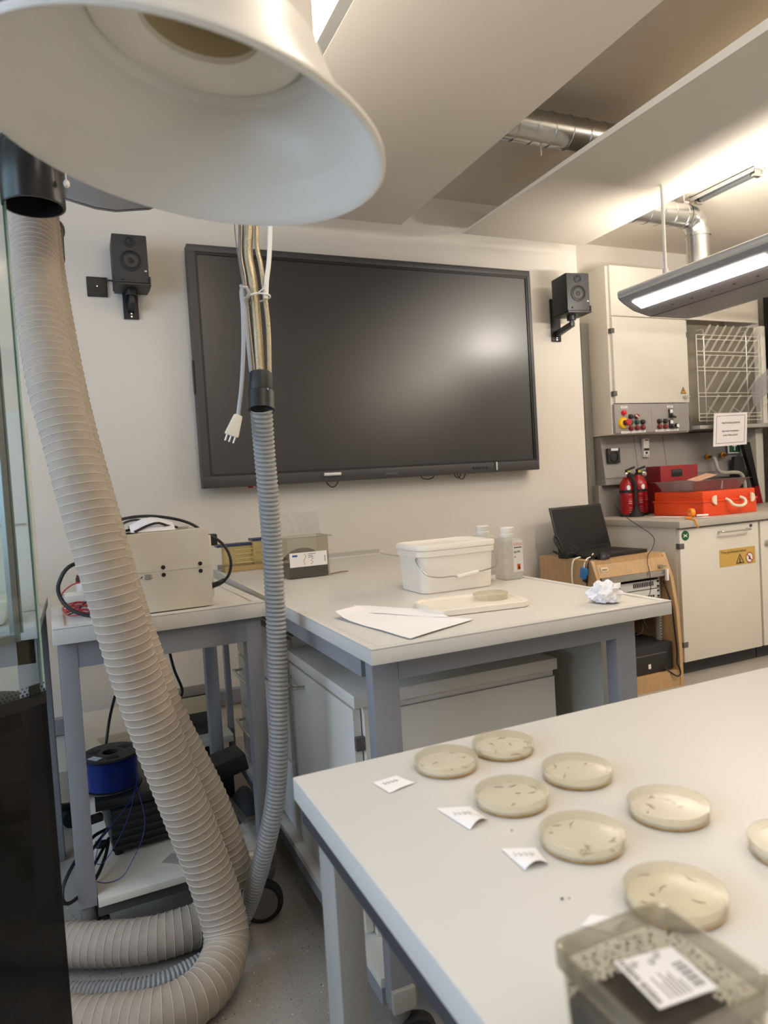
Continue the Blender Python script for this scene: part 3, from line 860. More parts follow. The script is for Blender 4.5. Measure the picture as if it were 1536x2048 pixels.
obj('stain_line', B().box(0.028, 0.03, 0.8972, 0.036, bd - 0.03, 0.8978), mat('old_glue', '#c9b48f', 0.6), LB, local=True)

# white box on it
BX = thing('power_box', 'cream sheet metal box with four black screw holes on the left bench', 'instrument box', (0.06, 2.02, 0.9), math.radians(2.6))
obj('housing', B().box(0, 0, 0, 0.278, 0.20, 0.222, 0.0025), mat('box_cream', '#cfc8b8', 0.5), BX, local=True)
obj('lid_seam', B().box(0.001, -0.0006, 0.112, 0.277, 0.0, 0.1128), mat('seam_taupe', '#a49e90', 0.6), BX, local=True)  # thin darker line marking the lid joint
obj('side_plate', B().box(0.278, 0.03, 0.02, 0.290, 0.18, 0.20, 0.002), M_white, BX, local=True)
for x, z in ((0.146, 0.123), (0.146, 0.102), (0.248, 0.123), (0.248, 0.102)):
    obj('screw_hole', B().lathe([(0.0058, 0), (0.0058, 0.0015), (0.0042, 0.0017), (0.004, 0.0005), (0.0, 0.0005)], (x, -0.0002, z), (0, -1, 0), 20), M_black, BX, local=True)
b = B()
b.prism([(0.082, 0.098), (0.088, 0.1035), (0.0895, 0.1035), (0.0905, 0.105), (0.0905, 0.1015), (0.0885, 0.1), (0.0865, 0.0975), (0.0845, 0.0985)], lambda a, c, h: (a, h, c), -0.0006, 0)
for i in range(5):
    b.box(0.095, -0.0006, 0.1055 - i * 0.0032, 0.112 + (i % 2) * 0.004, 0, 0.1068 - i * 0.0032)
obj('printed_mark', b, mat('print_grey', '#55524e', 0.6), BX, local=True)
PC = mat('power_cable_black', '#1e1d1d', 0.45)
# cables and sheets lying on the box
t = thing('power_cable', 'thick black cable arching over the white box with a ribbed strain relief', 'cable', (0.35, 2.08, 1.12))
cable('cord', [(0.335, 2.10, 1.030 + 0.07), (0.345, 2.075, 1.098), (0.372, 2.06, 1.080), (0.392, 2.05, 1.050), (0.398, 2.045, 1.015), (0.390, 2.045, 0.982), (0.372, 2.05, 0.962), (0.348, 2.06, 0.954)], 0.0045, PC, t)
obj('strain_relief', B().tube(spline([(0.332, 2.062, 0.951), (0.345, 2.06, 0.953), (0.362, 2.056, 0.958), (0.376, 2.05, 0.966)], 0.002), lambda i: 0.0085 - 0.0001 * i + 0.0012 * (i % 2), 12), PC, t)
obj('plug', B().box(0.350, 2.09, 1.066, 0.372, 2.12, 1.10, 0.004), PC, t)
cable('cord', [(0.345, 2.075, 1.098), (0.30, 2.12, 1.136), (0.235, 2.15, 1.158), (0.165, 2.16, 1.166), (0.10, 2.16, 1.158), (0.06, 2.12, 1.14)], 0.0045, PC, t)
cable('cord', [(0.262, 2.11, 1.128), (0.235, 2.08, 1.135), (0.205, 2.07, 1.146), (0.175, 2.07, 1.140), (0.14, 2.06, 1.126)], 0.0035, PC, t)
cable('cord', [(0.18, 2.14, 1.150), (0.15, 2.13, 1.158), (0.115, 2.12, 1.150), (0.085, 2.10, 1.128), (0.13, 2.12, 1.130), (0.17, 2.14, 1.136)], 0.0035, PC, t)
g = [[(0.13 + 0.02 * j, 2.06 + 0.025 * i, 1.1235 + 0.040 * math.sin(PI * i / 5) * (0.5 + 0.5 * math.sin(PI * j / 6))) for j in range(7)] for i in range(6)]
tag(obj('plastic_sheet', B().sheet(g, 0.0008), mat('sheet_lilac_white', '#f0ecf2', 0.35)), 'crumpled white plastic sheet on top of the white box under the cables', 'plastic sheet')
tag(obj('connector_strip', B().box(0.262, 2.09, 1.1235, 0.292, 2.11, 1.1295, 0.001), M_lgrey), 'small metal connector strip on the right rear edge of the white box', 'connector')
g = [[(0.10 + 0.012 * j, 2.03 + 0.02 * i, 1.1235 + 0.004 * math.sin(i * 1.7 + j)) for j in range(5)] for i in range(4)]
tag(obj('foil_piece', B().sheet(g, 0.0006), M_chrome), 'bit of crinkled silver foil on the left front corner of the white box', 'foil')
tag(cable('black_cable', [(0.09, 2.14, 1.05), (0.045, 2.12, 1.055), (-0.03, 2.10, 1.045), (-0.062, 2.10, 1.0), (-0.062, 2.10, 0.965), (-0.045, 2.09, 0.935), (-0.015, 2.08, 0.914), (0.02, 2.07, 0.904), (0.055, 2.055, 0.904)], 0.0055, PC), 'thick black cable looping left of the white box beside red wires', 'cable')
RW = mat('red_wire', '#c2383f', 0.45)
rnd = random.Random(3)
pts = []
for i in range(42):
    a = i * 0.95
    pts.append((-0.012 + 0.042 * math.cos(a) + rnd.uniform(-.01, .01), 2.16 + 0.05 * math.sin(a) + rnd.uniform(-.012, .012), 0.905 + 0.018 * rnd.random() + 0.012 * (i % 5 == 0)))
pts += [(-0.05, 2.15, 0.93), (-0.058, 2.16, 0.962), (-0.03, 2.17, 0.985), (0.0, 2.17, 0.985), (0.015, 2.17, 0.95), (0.01, 2.16, 0.91)]
tag(cable('red_wire', pts, 0.0019, RW, None, 6, 0.006), 'tangle of red test wire on the left bench beside the hose', 'wire')
tag(cable('black_wire', [(-0.045, 2.13, 0.907), (-0.02, 2.12, 0.918), (0.0, 2.14, 0.935), (0.02, 2.16, 0.93), (0.01, 2.13, 0.907), (-0.02, 2.14, 0.906)], 0.0022, M_black, None, 6), 'short black test wire among the red wires', 'wire')
t = thing('brown_bottle', 'small brown glass bottle with white cap and label behind the hose', 'bottle', (0.005, 2.42, 0.9))
obj('glass', B().lathe([(0.026, 0), (0.028, 0.003), (0.028, 0.075), (0.024, 0.088), (0.013, 0.097), (0.012, 0.108)], (0.005, 2.42, 0.90), (0, 0, 1), 28, True), mat('amber_glass', '#4a2a18', 0.12), t)
obj('cap', B().lathe([(0.0155, 0.100), (0.0155, 0.128), (0.013, 0.130), (0.0, 0.130)], (0.005, 2.42, 0.90), (0, 0, 1), 28), M_wplas, t)
obj('bottle_label', B().lathe([(0.0284, 0.016), (0.0284, 0.062)], (0.005, 2.42, 0.90), (0, 0, 1), 28), M_paper, t)
t = thing('grey_meter', 'small pale instrument lying behind the red wires', 'instrument', (-0.01, 2.30, 0.9))
obj('case', B().box(-0.055, 2.25, 0.9, 0.06, 2.34, 0.945, 0.004), M_white, t)
obj('dark_face', B().box(-0.05, 2.249, 0.905, 0.055, 2.2502, 0.925), M_lgrey, t)

# lower shelf of the left bench: stirrer, spool, bits
t = thing('stirrer_box', 'black ribbed instrument box on the lower shelf under the blue spool', 'instrument box', (0.13, 2.30, 0.172), 0.08)
obj('case', B().box(-0.115, -0.11, 0.012, 0.135, 0.19, 0.135, 0.004), M_black, t, local=True)
for i in range(5):
    obj('cooling_rib', B().box(-0.118, -0.114, 0.02 + i * 0.022, 0.138, -0.109, 0.029 + i * 0.022, 0.001), M_black2, t, local=True)
for x in (-0.10, 0.12):
    for y in (-0.095, 0.175):
        obj('foot', B().cyl((x, y, 0), (x, y, 0.013), 0.011, seg=14), M_rubber, t, local=True)
obj('valve', B().cyl((0.085, -0.125, 0.09), (0.085, -0.105, 0.09), 0.008).cyl((0.075, -0.128, 0.07), (0.075, -0.105, 0.07), 0.007).cyl((0.09, -0.135, 0.075), (0.09, -0.12, 0.075), 0.005), M_chrome, t, local=True)
obj('hose_barb', B().cyl((0.11, -0.13, 0.055), (0.128, -0.13, 0.06), 0.003).cyl((0.10, -0.126, 0.035), (0.10, -0.126, 0.05), 0.004), M_chrome, t, local=True)
tag(obj('flat_tray', B().box(-0.016, 2.20, 0.309, 0.30, 2.47, 0.337, 0.002).box(-0.016, 2.198, 0.309, 0.30, 2.2, 0.314), mat('tray_black', '#202022', 0.4)), 'flat black tray lying across the black instrument box', 'tray')
t = thing('filament_spool', 'black plastic spool wound with shiny blue filament on the lower shelf', 'spool', (0.038, 2.305, 0.338))
sc = V((0.038, 2.305, 0.338))
obj('flange', B().lathe([(0.026, 0.0), (0.084, 0.0), (0.086, 0.002), (0.084, 0.005), (0.026, 0.005)], sc, (0, 0, 1), 48, False, False), M_black2, t)
b = B().lathe([(0.024, 0.096), (0.026, 0.099), (0.046, 0.099), (0.048, 0.097), (0.084, 0.097), (0.0865, 0.1), (0.0865, 0.103), (0.084, 0.105), (0.024, 0.105), (0.024, 0.096)], sc, (0, 0, 1), 48)
obj('flange', b, M_black2, t)
obj('hub', B().lathe([(0.024, 0.0), (0.027, 0.0), (0.027, 0.104), (0.024, 0.104)], sc, (0, 0, 1), 32), M_rubber, t)
wp = []
for i in range(46):
    h = 0.006 + i * 0.0020
    wp += [(0.0755, h), (0.0767, h + 0.001)]
obj('filament_winding', B().lathe([(0.027, 0.006)] + wp + [(0.027, 0.098)], sc, (0, 0, 1), 48), M_blue, t, ang=80)
for k in range(3):
    a = k * 2 * PI / 3 + 0.6
    obj('slot', B().obox(sc + V((0.052 * math.cos(a), 0.052 * math.sin(a), 0.1052)), (0.026, 0.036, 0.0012), rotm(z=a), 0.0004), M_rubber, t)
obj('sticker', B().obox(sc + V((-0.045, -0.038, 0.1056)), (0.040, 0.024, 0.0006), rotm(z=-0.9)), mat('sticker_pale', '#cfd6dd', 0.5), t)
FB = mat('blue_strand', '#2a3f9a', 0.35)
tag(cable('filament_strand', [(0.115, 2.25, 0.38), (0.094, 2.17, 0.362), (0.075, 2.13, 0.315), (0.040, 2.10, 0.262), (0.0, 2.085, 0.215), (-0.022, 2.075, 0.215), (-0.022, 2.08, 0.24), (0.0, 2.09, 0.285), (0.035, 2.10, 0.315), (0.075, 2.12, 0.35), (0.10, 2.15, 0.372)], 0.0011, FB, None, 6), 'loose loop of blue filament hanging in front of the black box', 'filament')
tag(cable('filament_strand', [(0.10, 2.175, 0.375), (0.105, 2.12, 0.355), (0.112, 2.10, 0.30), (0.100, 2.085, 0.25), (0.07, 2.06, 0.21), (0.04, 2.04, 0.18), (0.0, 2.04, 0.1745), (-0.025, 2.06, 0.1745)], 0.0011, FB, None, 6), 'second blue filament strand curling down onto the shelf', 'filament')
t = thing('cable_knot', 'black power cords looping past the bench leg left of the black box', 'cable', (-0.03, 2.2, 0.172))
cable('cord', [(0.012, 2.24, 0.235), (-0.03, 2.18, 0.245), (-0.075, 2.05, 0.25), (-0.105, 1.98, 0.225), (-0.105, 1.965, 0.19), (-0.08, 1.99, 0.178), (-0.03, 2.06, 0.182), (0.0, 2.14, 0.20), (0.012, 2.2, 0.215)], 0.005, PC, t)
cable('cord', [(0.014, 2.23, 0.21), (-0.02, 2.15, 0.195), (-0.05, 2.08, 0.188), (-0.07, 2.05, 0.195), (-0.06, 2.06, 0.22), (-0.03, 2.12, 0.24), (0.014, 2.22, 0.243)], 0.0045, PC, t)
obj('plug', B().obox((-0.025, 2.195, 0.292), (0.055, 0.022, 0.022), rotm(z=0.3), 0.004), PC, t)
obj('plug', B().obox((-0.005, 2.19, 0.215), (0.04, 0.02, 0.02), rotm(z=0.6, y=0.3), 0.004), PC, t)
tag(cable('long_black_cable', [(0.30, 2.75, 0.82), (0.27, 2.66, 0.78), (0.262, 2.62, 0.70), (0.275, 2.60, 0.60), (0.30, 2.62, 0.50), (0.25, 2.70, 0.45), (0.16, 2.72, 0.62), (0.12, 2.70, 0.63), (0.09, 2.62, 0.58), (0.05, 2.50, 0.50), (0.03, 2.46, 0.42), (0.02, 2.47, 0.36)], 0.005, PC), 'black cable hanging behind the hoses under the left bench', 'cable')
t = thing('black_device', 'black angular device leaning on the lower shelf by the right rear leg', 'device', (0.40, 2.42, 0.172))
obj('case', B().obox((0.375, 2.46, 0.262), (0.20, 0.12, 0.06), rotm(z=0.1, y=-0.18), 0.008), M_black2, t)
obj('display', B().obox((0.315, 2.47, 0.305), (0.07, 0.10, 0.012), rotm(z=0.2, y=0.25), 0.003), mat('lcd_grey', '#55585a', 0.3), t)
obj('support', B().box(0.33, 2.42, 0.172, 0.43, 2.50, 0.24, 0.004), M_black, t)
g = [[(0.39 + 0.014 * j, 2.16 + 0.03 * i, 0.174 + 0.085 * math.sin(PI * (i + .5) / 7) ** 0.7 * math.sin(PI * (j + .5) / 7) ** 0.8) for j in range(7)] for i in range(7)]
tag(obj('dark_pouch', B().sheet(g, 0.002), mat('pouch_black', '#232224', 0.7, bump=0.4, bscale=60)), 'dark fabric pouch on the lower shelf below the black device', 'pouch')
g = [[(0.33 + 0.02 * j, 2.0 + 0.035 * i, 0.175 + 0.02 * abs(math.sin(i * 1.3 + j * 0.8)) * (1 if 0 < i < 5 else 0.2)) for j in range(7)] for i in range(6)]
tag(obj('clear_bag', B().sheet(g, 0.0006), M_frost), 'crinkled clear plastic bag on the right of the lower shelf', 'plastic bag')
tag(obj('clear_profile', B().obox((0.405, 2.14, 0.2), (0.012, 0.34, 0.02), rotm(z=0.25, x=0.25)), M_tub), 'clear plastic strip leaning on the bag on the lower shelf', 'plastic strip')
tag(obj('clear_sleeve', B().obox((0.20, 2.06, 0.174), (0.10, 0.05, 0.002), rotm(z=-0.7)), M_frost), 'thin clear plastic sleeve on the lower shelf by the front hose', 'plastic sleeve')

# low shelf further back with two clear boxes
t = thing('low_shelf', 'low white shelf board against the wall behind the left bench', 'shelf', (0.3, 3.1, 0))
obj('board', B().box(-0.05, 2.76, 0.235, 0.50, 3.44, 0.262, 0.003), M_white, t)
for x in (0.0, 0.43):
    obj('side', B().box(x, 2.80, 0.0, x + 0.02, 3.42, 0.235), M_dark, t)


def tub(label, x0, y0, x1, y1, z0, z1, fill, m=M_tub, fm=M_soil, lid=None, group=None, lidm=None):
    t = thing('clear_box', label, 'plastic box', ((x0 + x1) / 2, (y0 + y1) / 2, z0), 0, group)
    w = 0.002
    b = B()
    b.box(x0, y0, z0, x1, y1, z0 + w).box(x0, y0, z0 + w, x1, y0 + w, z1).box(x0, y1 - w, z0 + w, x1, y1, z1).box(x0, y0 + w, z0 + w, x0 + w, y1 - w, z1).box(x1 - w, y0 + w, z0 + w, x1, y1 - w, z1)
    obj('tub', b, m, t, flat=True)
    if fill:
        obj('contents', B().box(x0 + 0.003, y0 + 0.003, z0 + w, x1 - 0.003, y1 - 0.003, z0 + fill, 0.002), fm, t)
    if lid:
        obj('lid', B().box(x0 - 0.003, y0 - 0.003, z1, x1 + 0.003, y1 + 0.003, z1 + 0.006, 0.001), lidm or m, t)
    return t


tub('clear box with black contents behind the right rear leg of the left bench', 0.30, 2.83, 0.44, 2.97, 0.262, 0.42, 0.05, lid=True, lidm=mat('smoke_lid', '#4d4848', 0.3))
tub('clear box with dark contents half hidden behind the beige hoses', 0.18, 3.0, 0.285, 3.15, 0.262, 0.39, 0.045, lid=True, lidm=mat('smoke_lid', '#4d4848'))
tag(obj('acrylic_sheet', B().obox((0.13, 2.95, 0.2665), (0.22, 0.16, 0.008), rotm(z=0.2)), M_tub), 'clear acrylic sheet lying on the low shelf', 'acrylic sheet')

# ------------------------------------------------------------------ middle bench with cabinets
MB = thing('lab_bench', 'wide lab bench under the display carrying the white bucket', 'bench', (0.50, 1.245, 0))
mx0, mx1, my0, my1 = 0.50, 1.280, 1.245, 2.97
obj('worktop', B().box(mx0, my0, 0.866, mx1, my1, 0.897, 0.004), M_top, MB)
obj('raised_rim', B().box(mx0, my0, 0.8965, mx1, my0 + 0.018, 0.900, 0.0015).box(mx0, my1 - 0.018, 0.8965, mx1, my1, 0.900, 0.0015)
    .box(mx0, my0 + 0.018, 0.8965, mx0 + 0.018, my1 - 0.018, 0.900, 0.0015).box(mx1 - 0.018, my0 + 0.018, 0.8965, mx1, my1 - 0.018, 0.900, 0.0015), M_top, MB)
obj('rear_rail', B().box(mx0 + 0.02, my1 - 0.012, 0.897, mx1 - 0.02, my1 + 0.004, 0.918, 0.001), M_lgrey, MB)
obj('apron', B().box(0.585, 1.31, 0.812, 1.165, 1.345, 0.866).box(0.525, 1.37, 0.812, 0.555, 2.86, 0.866).box(1.17, 1.37, 0.812, 1.205, 2.86, 0.866).box(0.585, 2.86, 0.812, 1.165, 2.89, 0.866), M_frame, MB)
for x in (0.525, 1.163):
    for y in (1.31, 2.86):
        lg = obj('leg', B().box(x - 0.022 * (y > 2 and x < 1), y, 0.115, x + (0.06 if y < 2 or x > 1 else 0.0), y + 0.038, 0.866, 0.003), M_frame, MB)
        if y < 2:
            obj('castor_fork', B().cyl((x + 0.03, y + 0.03, 0.075), (x + 0.03, y + 0.03, 0.12), 0.022), mat('castor_grey', '#6d6a68'), lg)
            obj('castor_wheel', B().lathe([(0.018, -0.016), (0.04, -0.016), (0.045, -0.009), (0.045, 0.009), (0.04, 0.016), (0.018, 0.016)], (x + 0.055, y + 0.01, 0.045), (0.2, 0.98, 0), 28, True, True), M_rubber, lg)
            obj('corner_plate', B().box(x - 0.002, y - 0.012, 0.118, x + 0.05, y, 0.165, 0.002), M_lgrey, lg)
obj('end_panel', B().box(1.210, 1.42, 0.152, 1.237, 2.86, 0.81, 0.002), mat('panel_olive_grey', '#c4c1b4', 0.5), MB)
obj('lower_board', B().box(0.525, 1.37, 0.128, 1.222, 2.89, 0.15, 0.002), M_white, MB)
obj('lower_rail', B().box(0.527, 1.37, 0.09, 0.556, 2.86, 0.128), M_frame, MB)

# cupboard + drawers standing on the lower board
t = thing('cupboard', 'pale cupboard under the wide bench, near end with a visible hinge', 'cupboard', (0.8, 1.75, 0.15))
obj('carcass', B().box(0.575, 1.505, 0.152, 1.118, 2.06, 0.705, 0.002), M_white, t)
obj('top_board', B().box(0.548, 1.49, 0.705, 1.122, 2.065, 0.735, 0.002), M_white, t)
d = obj('door', B().box(0.552, 1.515, 0.158, 0.572, 2.052, 0.695, 0.003), M_white, t)
obj('handle', B().tube(spline([(0.552, 1.90, 0.655), (0.525, 1.905, 0.655), (0.522, 1.915, 0.655), (0.522, 2.02, 0.655), (0.525, 2.03, 0.655), (0.552, 2.035, 0.655)], 0.004), 0.005, 10), M_chrome, d)
obj('hinge', B().box(0.552, 1.5015, 0.60, 0.592, 1.5155, 0.632, 0.002), M_hinge, t)
obj('hinge', B().box(0.552, 1.5015, 0.23, 0.592, 1.5155, 0.262, 0.002), M_hinge, t)
obj('end_board', B().box(0.575, 1.500, 0.152, 1.118, 1.5048, 0.685), M_white, t)
obj('top_seam', B().box(0.60, 1.4985, 0.6855, 1.118, 1.5005, 0.688), M_gink, t)
t = thing('drawer_unit', 'pale unit of three drawers with bar handles beyond the cupboard', 'drawer unit', (0.8, 2.46, 0.15))
obj('carcass', B().box(0.575, 2.08, 0.152, 1.118, 2.84, 0.765, 0.002), M_white, t)
for k, (z0, z1) in enumerate(((0.575, 0.755), (0.375, 0.565), (0.158, 0.365))):
    d = obj('drawer', B().box(0.552, 2.09, z0, 0.574, 2.83, z1, 0.003), M_white, t)
    zc = z1 - 0.05
    obj('handle', B().tube(spline([(0.552, 2.49, zc), (0.522, 2.493, zc), (0.518, 2.505, zc), (0.518, 2.75, zc), (0.522, 2.762, zc), (0.552, 2.765, zc)], 0.004), 0.0055, 10), M_chrome, d)

# ------------------------------------------------------------------ things on the middle bench
# yellow plates box
t = thing('plate_stack', 'row of amber plastic plates with a dark blue top at the back of the bench', 'plate stack', (0.62, 2.90, 0.9), 0.0)
obj('amber_block', B().box(0.528, 2.84, 0.918, 0.64, 2.90, 1.0, 0.003), M_amber, t)
obj('amber_block', B().box(0.645, 2.83, 0.918, 0.76, 2.90, 1.015, 0.003), M_amber, t)
obj('foot_strip', B().box(0.525, 2.83, 0.898, 0.765, 2.905, 0.919), mat('amber_base', '#a38a5c', 0.5), t)
obj('blue_rim', B().box(0.500, 2.835, 1.0, 0.642, 2.905, 1.010).box(0.643, 2.825, 1.015, 0.765, 2.905, 1.024), mat('navy_strip', '#2b3350', 0.4), t)
for i in range(4):
    obj('rack_bar', B().box(0.57, 2.835, 0.93 + i * 0.018, 0.74, 2.839, 0.934 + i * 0.018), mat('amber_dark', '#b7a878', 0.4), t)
# clear box with label
t = thing('labelled_tub', 'clear box of dark soil with a white label and open lid', 'plastic box', (0.742, 2.44, 0.897))
b = B()
x0, x1, y0, y1, z0, z1 = 0.668, 0.822, 2.40, 2.53, 0.898, 1.045
w = 0.002
b.box(x0, y0, z0, x1, y1, z0 + w).box(x0, y0, z0 + w, x1, y0 + w, z1).box(x0, y1 - w, z0 + w, x1, y1, z1).box(x0, y0 + w, z0 + w, x0 + w, y1 - w, z1).box(x1 - w, y0 + w, z0 + w, x1, y1 - w, z1)
b.box(x0 - 0.006, y0 - 0.006, z1 - 0.004, x1 + 0.016, y0, z1).box(x1, y0, z1 - 0.004, x1 + 0.016, y1, z1)
obj('tub', b, M_tub, t, flat=True)
obj('soil', B().box(x0 + 0.004, y0 + 0.004, z0 + w, x1 - 0.004, y1 - 0.004, 0.945, 0.003), M_soil, t)
g = [[(x0 + 0.01 + 0.022 * j, y0 + 0.02 + 0.02 * i, 0.95 + 0.05 * math.sin(PI * (i + .6) / 6) * math.sin(PI * (j + .5) / 7) ** .6) for j in range(7)] for i in range(6)]
obj('leaf_litter', B().sheet(g, 0.003), mat('litter_grey_brown', '#6b645c', 0.9, var=0.5, scale=40), t)
obj('lid', B().hexa([(x0 - 0.004, y1, z1), (x1 + 0.016, y1, z1), (x1 + 0.016, y1 + 0.003, z1), (x0 - 0.004, y1 + 0.003, z1), (x0 - 0.004, y1 + 0.02, z1 + 0.085), (x1 + 0.016, y1 + 0.02, z1 + 0.085), (x1 + 0.016, y1 + 0.023, z1 + 0.085), (x0 - 0.004, y1 + 0.023, z1 + 0.085)]), M_frost, t, flat=True)
lb = obj('label', B().box(0.674, y0 - 0.001, 0.939, 0.814, y0 - 0.0002, 0.990), M_paper, t, flat=True)
obj('blue_logo', B().box(0.684, y0 - 0.0016, 0.976, 0.703, y0 - 0.001, 0.983), mat('logo_blue', '#31529c', 0.5), lb)
obj('drawing', B().tube([(0.728, y0 - 0.0014, 0.985), (0.735, y0 - 0.0014, 0.978), (0.731, y0 - 0.0014, 0.968), (0.726, y0 - 0.0014, 0.960), (0.730, y0 - 0.0014, 0.945)], 0.0012, 5), mat('sketch_olive', '#a59a5e', 0.6), lb)
b = B()
for i, wd in enumerate((0.030, 0.018, 0.022)):
    b.box(0.742, y0 - 0.0014, 0.982 - i * 0.006, 0.742 + wd, y0 - 0.001, 0.9845 - i * 0.006)
for i in range(4):
    b.box(0.752 + (i % 2) * 0.004, y0 - 0.0014, 0.946 + i * 0.006, 0.757 + (i % 2) * 0.004, y0 - 0.001, 0.949 + i * 0.006)
b.box(0.804, y0 - 0.0014, 0.952, 0.807, y0 - 0.001, 0.974)
obj('print', b, M_gink, lb, flat=True)
tag(obj('plant_bit', B().tube([(0.83, 2.42, 0.9), (0.87, 2.43, 0.902), (0.89, 2.44, 0.901), (0.905, 2.435, 0.9005)], 0.0022, 6).ball((0.875, 2.432, 0.902), 0.005, (2.2, 1, .5), 8), mat('dry_leaf', '#8c7a66', 0.8)), 'dry brown plant scrap on the bench right of the labelled tub', 'plant scrap')

# bucket
BK = thing('bucket', 'white rectangular plastic bucket with a wire handle and lid', 'bucket', (0.985, 1.83, 0.8972), 0.0)


def rrect(hx, hy, r, n=6):
    out = []
    for cx, cy, a0 in ((hx - r, hy - r, 0), (-hx + r, hy - r, PI / 2), (-hx + r, -hy + r, PI), (hx - r, -hy + r, 1.5 * PI)):
        out += [(cx + r * math.cos(a0 + PI / 2 * i / n), cy + r * math.sin(a0 + PI / 2 * i / n)) for i in range(n + 1)]
    return out


def rr_rows(spec, c):
    return [[(c[0] + x, c[1] + y, c[2] + z) for x, y in rrect(hx, hy, r)] for hx, hy, r, z in spec]


bc = (0.988, 1.835, 0.8972)
obj('tub', B().rings(rr_rows([(0.108, 0.072, 0.026, 0), (0.111, 0.075, 0.028, 0.003), (0.116, 0.080, 0.030, 0.095), (0.121, 0.085, 0.032, 0.097), (0.122, 0.086, 0.032, 0.112), (0.116, 0.080, 0.030, 0.114)], bc), True, True, True), M_wplas, BK)
obj('lid', B().rings(rr_rows([(0.1235, 0.0875, 0.033, 0.113), (0.1245, 0.0885, 0.033, 0.118), (0.122, 0.086, 0.032, 0.126), (0.115, 0.079, 0.03, 0.1275), (0.112, 0.076, 0.028, 0.1255)], bc), True, True, True), M_wplas, BK)
bh = obj('wire_handle', B().tube(spline([(0.875, 1.790, 0.992), (0.866, 1.775, 0.985), (0.868, 1.752, 0.965), (0.885, 1.742, 0.947), (0.92, 1.738, 0.940), (0.955, 1.737, 0.940), (0.97, 1.736, 0.936)], 0.004), 0.0017, 6)
         .tube(spline([(1.03, 1.736, 0.944), (1.06, 1.737, 0.947), (1.09, 1.742, 0.952), (1.108, 1.755, 0.968), (1.111, 1.775, 0.985), (1.103, 1.79, 0.998)], 0.004), 0.0017, 6), M_chrome, BK)
obj('grip', B().cyl((0.967, 1.736, 0.937), (1.033, 1.736, 0.944), 0.0055, seg=14), M_wplas, bh)


for ch in BK.children_recursive:
    ch.data.transform(Matrix.Diagonal((1.06, 1.06, 1.10, 1)))
BK.location.x += 0.006
# bottles
def bottle(label, x, y, full):
    t = thing('reagent_bottle', label, 'bottle', (x, y, 0.897), 0, 'reagent bottles behind the bucket')
    o = (x, y, 0.8975)
    obj('body', B().rings(rr_rows([(0.031, 0.031, 0.012, 0), (0.034, 0.034, 0.013, 0.003), (0.034, 0.034, 0.013, 0.118), (0.030, 0.030, 0.013, 0.127), (0.022, 0.022, 0.0219, 0.130)], o), True, True, True), M_frost, t)
    obj('cap', B().lathe([(0.0215, 0.128), (0.0225, 0.130), (0.0225, 0.142), (0.0205, 0.143), (0.0215, 0.145), (0.0215, 0.160), (0.0195, 0.162), (0.0, 0.162)], o, (0, 0, 1), 30), mat('cap_white', '#e3dfd8', 0.4), t)
    if full:
        yb = y - 0.0345
        l = obj('label', B().box(x - 0.004, yb - 0.0006, o[2] + 0.024, x + 0.032, yb, o[2] + 0.122), mat('label_grey_white', '#d9d5d2', 0.6), t, flat=True)
        lettering('orange_letters', ['ETHA'], mat('print_orange', '#d98a4c', 0.6), l, (x - 0.001, yb - 0.0008, o[2] + 0.105), (1, 0, 0), (0, 0, 1), 0.0125)
        obj('rule_line', B().box(x, yb - 0.0012, o[2] + 0.098, x + 0.028, yb - 0.0006, o[2] + 0.1005), M_dark, l, flat=True)
        obj('small_print', B().box(x, yb - 0.0012, o[2] + 0.082, x + 0.008, yb - 0.0006, o[2] + 0.088).box(x + 0.01, yb - 0.0012, o[2] + 0.083, x + 0.022, yb - 0.0006, o[2] + 0.089).box(x, yb - 0.0012, o[2] + 0.068, x + 0.005, yb - 0.0006, o[2] + 0.072), M_gink, l, flat=True)
        sy = obj('hazard_square', B().box(x + 0.009, yb - 0.0012, o[2] + 0.030, x + 0.021, yb - 0.0006, o[2] + 0.048), mat('hazard_orange', '#d2632a', 0.6), l, flat=True)
        obj('flame', B().prism([(0.0115, 0.032), (0.019, 0.032), (0.0175, 0.039), (0.0155, 0.046), (0.0135, 0.040), (0.0125, 0.037)], lambda a, c, h: (x + a, h, o[2] + c), yb - 0.0018, yb - 0.0012), M_ink, sy, flat=True)


bottle('frosted bottle with an orange hazard label right of the bucket', 1.222, 1.845, True)
bottle('frosted bottle whose cap shows above the bucket lid', 1.226, 1.995, False)

t = thing('loose_lid', 'loose white bucket lid lying upside down on the bench', 'lid', (0.88, 1.52, 0.897))
LR = rotm(z=-0.13)
for spec, nm in (([(0.126, 0.086, 0.034, 0.0), (0.129, 0.089, 0.035, 0.002), (0.129, 0.089, 0.035, 0.014), (0.125, 0.085, 0.034, 0.016), (0.121, 0.081, 0.032, 0.015), (0.119, 0.079, 0.031, 0.011)], 'rim'),):
    bb = B().rings(rr_rows(spec, (0, 0, 0)), True, True, True)
    bb.move(Matrix.Translation(V((0.885, 1.515, 0.8975))) @ LR.to_4x4())
    obj('shell', bb, mat('lid_cream', '#e9e0d2', 0.35), t)


